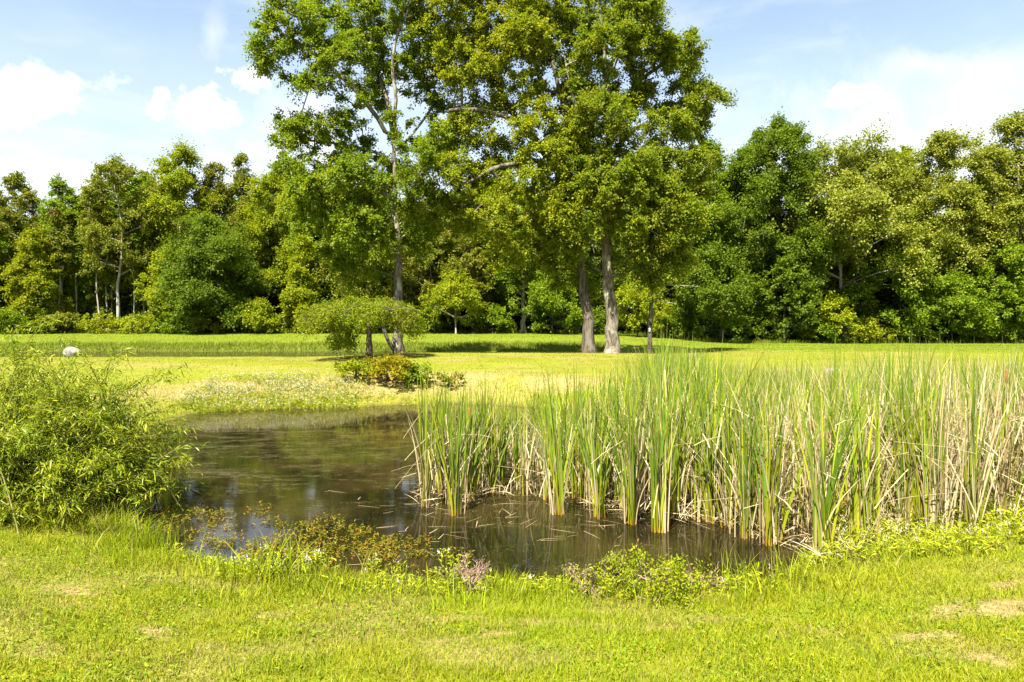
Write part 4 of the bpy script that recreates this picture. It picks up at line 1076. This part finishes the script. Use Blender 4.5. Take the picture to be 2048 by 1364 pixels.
# single smartweed plants standing in the shallows
def weed_plant(seed, h, leaf, flowers):
    rng = np.random.default_rng(seed)
    n = 11; x = rng.normal(0, .08, n); y = rng.normal(0, .07, n)
    return weed_patch('p', rng, x, y, h, flowers, None, None, leafL=.042, nleaf=5, z=np.full(n, -.03), wd=.34)
protos = []
for k in range(5):
    lm, fm = weed_plant(400 + k, [.10, .08, .13, .07, .15][k], None, [0, 0, .03, 0, .12][k])
    r = thing('smartweed_plant', 'x', 'water plant', (0, 0, WATER)); lm.build('leaves', LM['smart' if k != 4 else 'smartgreen'], r)
    if fm.n: fm.build('blossoms', WHITE_FLOWER, r)
    protos.append(r)
rng = np.random.default_rng(91)
spots = []
for cx, cy, sxp, syp, n in [(420, 1030, 45, 14, 10), (505, 1022, 10, 8, 2), (400, 1080, 40, 16, 6), (470, 1075, 60, 14, 7), (620, 1085, 60, 18, 14), (560, 1105, 60, 16, 14), (660, 1060, 40, 12, 8), (690, 1070, 45, 18, 10), (760, 1100, 45, 25, 11),
                            (700, 1115, 60, 16, 14), (810, 1120, 50, 16, 8), (860, 1150, 25, 10, 3), (600, 1130, 60, 10, 12), (330, 1040, 30, 20, 6), (300, 1000, 30, 15, 4)]:
    for i in range(n):
        px = rng.normal(cx, sxp); py = rng.normal(cy, syp); py = min(py, 1166)
        Y = (CAM_Z - WATER) * F / (py - HOR); x = (px - 1024) / F * Y
        if float(pond_dist(np.array([x]), np.array([Y]))[0]) < .12: spots.append((px, x, Y))
first = {}
for i, (px, x, Y) in enumerate(spots):
    k = 4 if (py > 1085 and rng.uniform() < .3) or (Y < 6.7 and rng.uniform() < .5) else int(rng.integers(0, 4))
    lab = 'green smartweed plant with white flower spikes in the shallow near water' if k in (4,) else 'reddish smartweed plant standing in the shallow near water'
    grp = 'flowering smartweed in the shallows' if k in (4,) else 'reddish smartweed in the shallows'
    if k not in first:
        r = first[k] = protos[k]; r.location = (x, Y, WATER); r['label'] = lab; r['group'] = grp
    else: dup(protos[k], (x, Y, WATER), rng.uniform(0, 6.28), rng.uniform(.65, 1.15), lab, grp)

# ------------------------------------------------------------------ cattails
def cattail(seed, dry, nl, H, head=0, spread=.16, head_z=None):
    """one plant: a fan of strap leaves, withered leaves, sometimes a seed head"""
    rng = np.random.default_rng(seed)
    g = MB(); s = MB(); hd = None
    def fan(mb, n, wlo, whi, Hs, sp, bend, rad, kink=0):
        az0 = rng.uniform(0, math.pi)
        az = az0 + rng.choice([0, math.pi], n) + rng.normal(0, .5, n); tl = np.abs(rng.normal(0, sp, n))
        d0 = np.stack([np.cos(az) * np.sin(tl), np.sin(az) * np.sin(tl), np.cos(tl)], -1)
        base = np.stack([rng.normal(0, rad, n), rng.normal(0, rad, n), np.full(n, -.06)], -1)
        face = rng.uniform(0, math.pi, n)
        side = np.stack([np.cos(face), np.sin(face), np.zeros(n)], -1)
        bd = np.stack([np.cos(az), np.sin(az), -.25 * np.ones(n)], -1) * (rng.uniform(0, 1, (n, 1)) ** 2) * bend
        strips(mb, base, d0, side, Hs * rng.uniform(.68, 1.04, n), rng.uniform(wlo, whi, n), bd, 7, rng.uniform(0, 1, n), taper=2.6)
    if dry == 1: fan(g, 4, .012, .022, H * 1.05, spread * .5, .3, .04)
    if dry < 1: fan(g, nl + 5, .016, .030, H, spread * .5, .26, .030)
    m = int(nl * (.45 if dry == 0 else 1.1 if dry < 1 else 1.3))
    fan(s, m + 3, .009, .019, H * (.76 if dry < 1 else 1.0), spread * .6, .5, .05)
    # snapped-over withered leaves
    nb = 1 if dry < 1 else 3
    for i in range(nb):
        az = rng.uniform(0, 6.28); h = H * rng.uniform(.2, .7); tl = rng.uniform(.05, .3)
        a = np.array([math.cos(az) * tl * h, math.sin(az) * tl * h, h]); L2 = H * rng.uniform(.2, .45); dn = rng.uniform(-.9, .1)
        e = a + np.array([math.cos(az) * math.cos(dn), math.sin(az) * math.cos(dn), math.sin(dn)]) * L2
        sd2 = np.array([-math.sin(az), math.cos(az), 0]); w_ = .006
        p = [np.zeros(3), a * .5, a, a * .35 + e * .65 + np.array([0, 0, .02]), e]
        v = np.array([q + k * sd2 * w_ for q in p for k in (-1, 1)])
        s.add(v, quads=[[2 * j, 2 * j + 1, 2 * j + 3, 2 * j + 2] for j in range(4)], rnd=rng.uniform(.3, 1), t=.5)
    if head:
        hd = MB(); hd.smooth = True
        hx = rng.normal(0, .05, 2); top_ = (head_z - .16) if head_z else H * rng.uniform(.74, .84)
        st = MB(); tube(st, [(0, 0, -.05), (hx[0] * .5, hx[1] * .5, top_ * .5), (hx[0], hx[1], top_ + .22)], [.006, .005, .002], 5)
        c = np.array([hx[0], hx[1], top_])
        if head == 1: tube(hd, [c, c + (0, 0, .01), c + (0, 0, .08), c + (0, 0, .15), c + (0, 0, .165)], [.004, .014, .016, .014, .004], 9)
        else:
            tube(hd, [c, c + (0, 0, .02), c + (.01, 0, .08), c + (0, .01, .14), c + (0, 0, .19)], [.004, .010, .017, .012, .003], 8)
        return g, s, hd, st
    return g, s, hd, None


def cattail_thing(seed, dry, nl, H, label, group, loc, head=0, spread=.16, head_z=None):
    g, s, hd, st = cattail(seed, dry, nl, H, head, spread, head_z)
    r = thing('cattail_plant', label, 'cattail', loc, group)
    if g.n: g.build('green_leaves', CATTAIL, r)
    if s.n: s.build('withered_leaves', STRAW, r)
    if hd: st.build('stalk', BM['stem'], r); hd.build('seed_head', SEED if head == 1 else FLUFF, r)
    return r


LABG = 'green cattail plant standing inside the dense cattail bed'
LABM = 'half green and half withered cattail plant inside the dense cattail bed'
LABD = 'withered straw coloured cattail plant inside the dense cattail bed'
G_ = 'cattail plants in the bed'
def on(px, py, z=WATER):
    Y = (CAM_Z - z) * F / (py - HOR); return np.array([(px - 1024) / F * Y, Y, z])
# the foremost plants, each told apart
SPECIAL = [
    (852, 1012, 0, 20, 2.05, 'tall green cattail clump at the open left end of the bed', 0), (912, 1028, 0, 20, 1.85, 'yellow-based cattail clump nearest the open water, second from the left end', 0),
    (985, 985, 0, 16, 1.70, 'green cattail clump third from the left end of the bed', 0), (935, 1000, .5, 12, 1.75, 'cattail plant with a brown seed head behind the yellow-based clump', 1),
    (1117, 1028, 0, 18, 1.95, 'green cattail clump alone in front of a gap in the bed', 0), (1195, 1035, 0, 14, 1.6, 'short bright yellow green cattail clump in open water', 0),
    (1265, 1048, 0, 16, 1.85, 'narrow green cattail clump in the open water at the front of the bed', 0), (1318, 1062, 0, 22, 1.9, 'large fanned cattail clump standing farthest out in the front water', 0),
    (1420, 1045, 0, 18, 1.85, 'dark green cattail clump right of the large fanned clump', 0), (1485, 1075, 0, 18, 1.75, 'bright green cattail clump with an orange foot at the right water edge', 0),
    (1535, 1088, .5, 16, 1.9, 'cattail clump with pale straw feet beside the bright orange-footed clump', 0), (1645, 1120, 0, 24, 1.95, 'big green cattail clump rising from the grass at the pond corner', 0),
    (1152, 950, .5, 12, 2.0, 'cattail plant with a brown seed head in the middle of the bed', 1), (1613, 1040, .5, 12, 1.98, 'cattail plant with the left brown seed head behind the pond corner clump', 1),
    (1660, 1060, .5, 12, 1.95, 'cattail plant with the right brown seed head behind the pond corner clump', 1), (2014, 980, 1, 12, 2.1, 'withered cattail plant with a brown seed head at the right edge', 1),
    (1740, 1085, 0, 18, 1.85, 'green cattail clump in the grass right of the pond corner clump', 0), (1868, 1070, 1, 16, 2.0, 'tall withered cattail clump standing forward in the grass on the right', 0),
    (1830, 1060, 0, 16, 1.9, 'leaning green cattail clump left of the forward withered clump', 0),
]
for i, (px, py, dry, nl, H, lab, hd) in enumerate(SPECIAL):
    p = on(px, py); 
    dd_ = float(pond_dist(p[:1], p[1:2])[0])
    if dd_ > 0:
        for _ in range(8): p = on(px, py, H1(p[0], p[1]))
    cattail_thing(500 + i, dry, nl, H, lab, G_, p, hd, .15, {1152: 1.12, 935: 1.2, 1613: 1.17, 1660: 1.10, 2014: 1.45}.get(px))

vg = [cattail_thing(600 + k, 0, [15, 12, 17, 13, 11, 14][k], [1.95, 1.75, 2.1, 1.85, 2.0, 1.8][k], LABG, G_, (0, 0, 0)) for k in range(6)]
vm = [cattail_thing(620 + k, .5, [12, 10, 13, 11, 12][k], [1.9, 1.7, 2.0, 1.8, 1.95][k], LABM, G_, (0, 0, 0), [0, 0, 0, 0, 0][k]) for k in range(5)]
vd = [cattail_thing(640 + k, 1, [12, 10, 14, 11, 12][k], [1.75, 1.5, 1.9, 1.6, 1.85][k], LABD, G_, (0, 0, 0), 0) for k in range(5)]
rng = np.random.default_rng(95)
FRONT_PX = [(835, 1005), (870, 1012), (950, 1000), (1060, 990), (1120, 1010), (1200, 1025), (1280, 1040), (1420, 1045), (1480, 1065), (1560, 1090), (1640, 1105), (1750, 1085), (1860, 1062), (1960, 1055), (2120, 1050)]
BACKY = [(830, 10.0), (950, 10.4), (1060, 11.0), (1150, 12.2), (1230, 15.0), (1300, 18.6), (1400, 18.8), (1500, 17.5), (1620, 16.0), (1750, 15.0), (1900, 14.0), (2200, 13.0)]
cand = []
tries = 0
pts = np.zeros((0, 2))
while tries < 14000 and len(cand) < 720:
    tries += 1
    Y = rng.uniform(6.3, 19.0); x = rng.uniform(-1.6, 14)
    px = 1024 + x / Y * F
    if px < 832 or px > 2320: continue
    if Y > np.interp(px, [q[0] for q in BACKY], [q[1] for q in BACKY]): continue
    fpy = np.interp(px, [q[0] for q in FRONT_PX], [q[1] for q in FRONT_PX])
    d = float(pond_dist(np.array([x]), np.array([Y]))[0])
    z = WATER if d < 0 else H1(x, Y)
    py = HOR + (CAM_Z - z) / Y * F
    if py > fpy + rng.normal(0, 5): continue
    sp = .165 + .012 * max(0, Y - 8)
    if px < 1250 and rng.uniform() < .12: continue
    if len(pts) and np.min(np.sum((pts - (x, Y)) ** 2, 1)) < sp ** 2: continue
    pts = np.concatenate([pts, [[x, Y]]]); cand.append((Y, x, z, px))
cand.sort()
used = set(); rest = []
for i, (Y, x, z, px) in enumerate(cand):
    pd_ = np.interp(px, [850, 1300, 1550, 1750, 2050], [.10, .14, .30, .52, .66])
    pm = np.interp(px, [850, 1300, 1600, 2050], [.30, .36, .38, .22])
    r = rng.uniform()
    vs_, lab = (vd, LABD) if r < pd_ else (vm, LABM) if r < pd_ + pm else (vg, LABG)
    src = vs_[int(rng.integers(0, len(vs_)))]
    sc = rng.uniform(.86, 1.06)
    # the bed's top line, lower at the left where the bank shows over it
    tpy = np.interp(px, [830, 900, 1050, 1200, 1260, 1330, 1400, 1500, 1600, 1800, 2050], [735, 750, 745, 740, 708, 666, 684, 712, 704, 682, 688]) + abs(rng.normal(0, 18))
    Hw = CAM_Z - (tpy - HOR) / F * Y - z
    sc = float(np.clip(Hw / 1.80, .55, 1.2))
    rz = rng.uniform(0, 6.28)
    if src.name not in used:
        used.add(src.name); src.location = (x, Y, z); src.rotation_euler = (0, 0, rz); src.scale = (sc,) * 3
    elif i < 285: dup(src, (x, Y, z), rz, sc, lab, G_)
    else: rest.append((src, x, Y, z, rz, sc))
# the far rest of the bed, merged as one mass
def gather(part):
    mb = MB()
    for src, x, Y, z, rz, sc in rest:
        for ch in src.children:
            if ch.name.split('.')[0] != part: continue
            me = ch.data; n = len(me.vertices); v = np.empty(n * 3); me.vertices.foreach_get('co', v); v = v.reshape(-1, 3) * sc
            c, s_ = math.cos(rz), math.sin(rz); v = np.stack([v[:, 0] * c - v[:, 1] * s_ + x, v[:, 0] * s_ + v[:, 1] * c + Y, v[:, 2] + z], -1)
            at_ = {}
            for k in ('rnd', 't'):
                if k in me.attributes:
                    a = np.empty(n); me.attributes[k].data.foreach_get('value', a); at_[k] = a
            q = [list(p.vertices) for p in me.polygons]
            mb.add(v, quads=[p for p in q if len(p) == 4], tris=[p for p in q if len(p) == 3], **at_)
    return mb
if rest:
    root = thing('cattail_thicket', 'far back of the dense cattail bed on the right bank', 'cattails', (0, 0, 0)); root['kind'] = 'stuff'
    a = gather('green_leaves')
    if a.n: tag(a.build('green_leaves', CATTAIL, root), kind='stuff')
    a = gather('withered_leaves')
    if a.n: tag(a.build('withered_leaves', STRAW, root), kind='stuff')
for v in vg + vm + vd:
    if v.name not in used:
        for c in list(v.children): bpy.data.objects.remove(c)
        bpy.data.objects.remove(v)

# tangle of broken cattail straw at the feet of the bed and afloat before it
rng = np.random.default_rng(97)
mb = MB()
n = 1900; pxs = []; P = []
while len(P) < n:
    px = rng.uniform(825, 2060); fpy = np.interp(px, [q[0] for q in FRONT_PX], [q[1] for q in FRONT_PX])
    py = fpy + 8 - abs(rng.normal(0, 42)); 
    if py < 830: continue
    z = WATER; p = on(px, py)
    if float(pond_dist(p[:1], p[1:2])[0]) > 0:
        p = on(px, py, -.2); p[2] = H1(p[0], p[1])
    P.append(p)
P = np.array(P); m = len(P)
az = rng.uniform(0, 6.28, m); el = np.clip(rng.normal(.35, .45, m), .0, 1.3)
d0 = np.stack([np.cos(az) * np.cos(el), np.sin(az) * np.cos(el), np.sin(el)], -1)
side = norm(np.stack([-np.sin(az), np.cos(az), rng.normal(0, .5, m)], -1))
P[:, 2] += rng.uniform(.0, .12, m)
strips(mb, P, d0, side, rng.uniform(.10, .42, m), rng.uniform(.005, .010, m), np.stack([np.zeros(m), np.zeros(m), -rng.uniform(0, .6, m)], -1) * np.sin(el)[:, None], 3, rng.uniform(0, 1, m), taper=5)
P = []
for i in range(120):
    px = rng.normal(1000, 170); py = rng.normal(1020, 38)
    p = on(px, max(py, 880)); p[2] += .006
    if float(pond_dist(p[:1], p[1:2])[0]) < -.2: P.append(p)
P = np.array(P); m = len(P); az = rng.normal(0.2, .7, m)
strips(mb, P, np.stack([np.cos(az), np.sin(az), np.zeros(m)], -1), np.stack([-np.sin(az), np.cos(az), np.zeros(m)], -1), rng.uniform(.06, .36, m), rng.uniform(.004, .009, m), np.stack([-np.sin(az), np.cos(az), np.zeros(m)], -1) * rng.normal(0, .12, (m, 1)), 3, rng.uniform(0, .8, m), taper=5)
tag(mb.build('reed_litter', STRAW), kind='stuff')

# ------------------------------------------------------------------ the willow bush at the left
rng = np.random.default_rng(111)
base = np.array([-5.85, 8.3, -.25])
root = thing('willow_bush', 'big willow bush with long narrow leaves overhanging the left bank of the pond', 'bush', base)
st = MB(); st.smooth = True; lf = MB()
ends = []
for i in range(560):
    d = norm(rng.normal(0, 1, 3)); d[2] = abs(d[2]) * 1.0 - .05; d = norm(d)
    r = rng.uniform(.6, 1.0) ** .6
    e = np.array([d[0] * 2.05 - .15, d[1] * 1.75, .30 + d[2] * 1.62]) * np.array([r, r, r if rng.uniform() < .8 else r * .8])
    if e[0] < -.4: e[2] *= 1.14
    ends.append(e)
for px, py, Y in [(100, 632, 8.0), (60, 640, 8.2), (20, 655, 8.3), (130, 668, 8.2), (175, 690, 8.0), (235, 688, 8.2), (262, 700, 8.4), (375, 722, 8.6), (345, 745, 8.5), (320, 740, 8.8), (405, 880, 8.2), (400, 850, 8.6), (385, 800, 8.8), (205, 712, 8.0), (60, 690, 7.6), (140, 715, 7.6)]:
    ends.append(at(px, py, Y) - base)
for e in ends:
    b0 = np.array([rng.normal(0, .55), rng.normal(0, .45), -.05]) + np.array([e[0] * .3, e[1] * .3, 0])
    ctl = np.array([b0[0] * .6 + e[0] * .4, b0[1] * .6 + e[1] * .4, max(e[2] * .85, .25)])
    t = np.linspace(0, 1, 9)[:, None]
    p = (1 - t) ** 2 * b0 + 2 * t * (1 - t) * ctl + t * t * e
    p[-1] += np.array([0, 0, -.05]); L = np.linalg.norm(e - b0)
    tube(st, p, np.linspace(.010, .0022, 9), 4)
    n = int(28 + 36 * L)
    s = rng.uniform(.22, 1, n) ** .75; idx = s * 8; i0 = np.clip(idx.astype(int), 0, 7); fr = (idx - i0)[:, None]
    q = p[i0] * (1 - fr) + p[i0 + 1] * fr; tan = norm(p[i0 + 1] - p[i0])
    D = norm(tan * .7 + rng.normal(0, .55, (n, 3)) + np.array([0, 0, -.15]))
    q = q + rng.normal(0, .035, (n, 3))
    sd2 = norm(np.cross(D, rng.normal(0, .5, (n, 3)) + np.array([0, 0, 1.0])))
    bd = np.stack([np.zeros(n), np.zeros(n), -np.ones(n)], -1) * rng.uniform(0, .45, (n, 1))
    # lens-shaped narrow leaf: two back-to-back halves
    Lh = rng.uniform(.06, .125, n); Wl = rng.uniform(.010, .017, n)
    a = q; m1 = q + D * (Lh * .4)[:, None] + bd * (Lh * .15)[:, None]; m2 = q + D * (Lh * .72)[:, None] + bd * (Lh * .5)[:, None]; tp = q + D * Lh[:, None] + bd * Lh[:, None]
    v = np.stack([a, m1 - sd2 * Wl[:, None] * .5, m1 + sd2 * Wl[:, None] * .5, m2 - sd2 * Wl[:, None] * .38, m2 + sd2 * Wl[:, None] * .38, tp], 1)
    o6 = (np.arange(n) * 6)[:, None]
    lf.add(v.reshape(-1, 3), quads=(np.array([[1, 2, 4, 3]]) + o6), tris=np.concatenate([np.array([[0, 2, 1]]) + o6, np.array([[3, 4, 5]]) + o6]), rnd=np.repeat(np.clip(rng.uniform(0, 1, n) * .7 + .3 * rng.uniform(), 0, 1), 6))
st.build('stems', BM['stem'], root); lf.build('foliage', LM['willow'], root)
# tall rank grass below the willow
mb = MB(); N = 9000
px = rng.uniform(-120, 345, N); py = rng.uniform(985, 1075, N); p = np.array([on(a, b_, -.3) for a, b_ in zip(px, py)])
k = pond_dist(p[:, 0], p[:, 1]) > -.05; p = p[k]
blades(mb, rng, p[:, 0], p[:, 1], rng.uniform(.12, .36, len(p)), rng.uniform(.006, .012, len(p)), 4, .5, np.where(rng.uniform(0, 1, len(p)) < .3, .7, 0), .8)
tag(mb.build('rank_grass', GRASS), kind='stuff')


# ------------------------------------------------------------------ shore plants, one by one
def tuft(name, label, px, py, n, L, Wd, lean, bend, seed, r=.1, dryp=.1):
    rng = np.random.default_rng(seed); p = on(px, py, -.3)
    for _ in range(6): p = on(px, py, H1(p[0], p[1]))
    x = rng.normal(0, r, n); y = rng.normal(0, r * .7, n)
    mb = MB(); blades(mb, rng, x, y, L * rng.uniform(.55, 1.1, n), Wd * rng.uniform(.7, 1.2, n), 6, lean, np.where(rng.uniform(0, 1, n) < dryp, .8, 0), bend, np.zeros(n))
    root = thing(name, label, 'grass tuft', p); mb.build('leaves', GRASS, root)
    return root


tuft('grass_tuft', 'broad-bladed bright yellow grass tuft arching at the near water edge', 540, 1165, 80, .52, .013, .42, .6, 121, .16, .05)
tuft('grass_tuft', 'dense fine green grass tuft at the water edge by the willow', 300, 1098, 240, .36, .005, .22, .25, 122, .12, .12)
tuft('grass_tuft', 'sparse green grass tuft right of the bare twigs at the water edge', 1475, 1172, 90, .40, .006, .35, .4, 123, .16, .1)
tuft('grass_tuft', 'small upright orange-tipped grass tuft in the shallows', 735, 1158, 26, .34, .009, .25, .4, 124, .06, .35)
tuft('grass_tuft', 'low grass tuft in front of the pond corner cattail clump', 1590, 1165, 110, .34, .007, .4, .5, 125, .2, .15)


def twig_shrub(name, label, px, py, H, spread, seed, mat, leafy=0, nst=4, fuzz=0):
    rng = np.random.default_rng(seed); p = on(px, py, -.25)
    for _ in range(6): p = on(px, py, H1(p[0], p[1]))
    root = thing(name, label, 'shrub', p)
    mb = MB(); mb.smooth = True; tips = []
    def grow(a, d, L, r, lev):
        e = a + d * L; m = (a + e) / 2 + rng.normal(0, .05 * L, 3)
        tube(mb, [a, m, e], [r, r * .85, r * .65], 4); tips.append((e, d)); tips.append((m, d))
        if lev == 0: return
        for i in range(int(rng.integers(2, 4))):
            nd = norm(d + rng.normal(0, .55, 3) + np.array([0, 0, .1])); f = rng.uniform(.3, 1)
            grow(a + (e - a) * f, nd, L * rng.uniform(.5, .8), r * .62, lev - 1)
    for i in range(nst):
        d = norm(np.array([rng.normal(0, spread), rng.normal(0, spread * .7), 1.0])); grow(np.array([rng.normal(0, .02), rng.normal(0, .02), -.03]), d, H * .42, .008, 3)
    mb.build('twigs', mat, root)
    if leafy:
        P = np.array([t[0] for t in tips]); D = np.array([t[1] for t in tips]); k = np.repeat(np.arange(len(P)), leafy); n = len(k)
        lm = MB(); L = rng.uniform(.018, .034, n)
        leaves(lm, P[k] + rng.normal(0, .012, (n, 3)), D[k] + rng.normal(0, .8, (n, 3)), rng.normal(0, .5, (n, 3)) + np.array([0, 0, 1]), L, L * .55, rng.uniform(0, 1, n))
        lm.build('leaves', LM['pale'], root)
    if fuzz:
        P = np.array([t[0] for t in tips]); k = np.repeat(np.arange(len(P)), fuzz); n = len(k); lm = MB(); L = rng.uniform(.012, .03, n)
        leaves(lm, P[k] + rng.normal(0, .012, (n, 3)), rng.normal(0, 1, (n, 3)), rng.normal(0, 1, (n, 3)), L, L * .35, rng.uniform(0, 1, n))
        lm.build('sprays', DRYSEED, root)
    return root


DRYSEED = leaf_mat('dry_seed', [(0, (.17, .10, .07)), (1, (.36, .25, .18))], trans=.15, tgain=(1, 1, 1))
twig_shrub('dead_shrub', 'brown dead shrub with a spreading head of dry seeds at the near water edge', 935, 1188, .46, .62, 131, BM['twig'], 0, 5, 1)
twig_shrub('leafy_shrub', 'thin grey twiggy shrub with few leaves beside the dead brown shrub', 905, 1180, .30, .5, 132, BM['twig'], 2, 4)
twig_shrub('dead_shrub', 'thin upright dead twig shrub left of the round green bush', 1178, 1192, .40, .25, 133, BM['twig'], 1, 3, 1)
twig_shrub('dead_shrub', 'bare pale branching twigs right of the round green bush', 1392, 1182, .34, .6, 134, BM['twig'], 0, 4)
twig_shrub('leafy_shrub', 'sparse pale leaved shrub left of the round green bush', 1225, 1182, .42, .4, 135, BM['twig'], 3, 5)
p = on(1300, 1192, -.25)
for _ in range(6): p = on(1300, 1192, H1(p[0], p[1]))
rng = np.random.default_rng(136)
root = thing('round_bush', 'round low green bush with small leaves at the near water edge', 'bush', p)
C = []; 
for i in range(64):
    d = norm(rng.normal(0, 1, 3)); d[2] = abs(d[2]); C.append(d * np.array([.46, .30, .28]) * rng.uniform(.45, 1) ** .5 + np.array([0, 0, .05]))
C = np.array(C); skeleton(rng, [np.array([0, 0, -.03]), np.array([0, 0, .1]), np.array([.01, 0, .2])], [], C, .015, .002, min_z=-.1, sides=5, step=.06, flare=1).build('stem', BM['twig'], root)
mb = MB(); clump_leaves(rng, mb, C, norm(C), rng.uniform(.06, .14, len(C)), 36, .030, aspect=.5, sprigs=6); mb.build('foliage', LM['bright'], root)

# bushes on the far bank of the pond
for lab, px, py, top, wpx, lfm, sd_ in [('golden yellow bush with orange leaves on the far bank below the weeping tree', 775, 775, 722, 130, 'goldenrod', 141), ('green bush on the far bank left of the golden one', 712, 778, 728, 85, 'gold', 142),
                                        ('small russet bush on the far bank at the left end of the cattails', 900, 782, 752, 62, 'rust', 143), ('low green bush on the far bank behind the first cattail clumps', 830, 778, 738, 70, 'green', 144),
                                        ('low straw coloured bush on the far bank left of the white flowers', 352, 775, 752, 70, 'rust', 145)]:
    Y = 20.3; q = at(px, py, Y)
    grow_tree('bank_bush', lab, 'bush', px, Y, top, wpx, lfm, 'dark', sd_, cb=.05, prof='dome', dens=1.3, leafL=.075, trunk_name='stem', crown_name='foliage', min_rc=.16, nlobe=7)
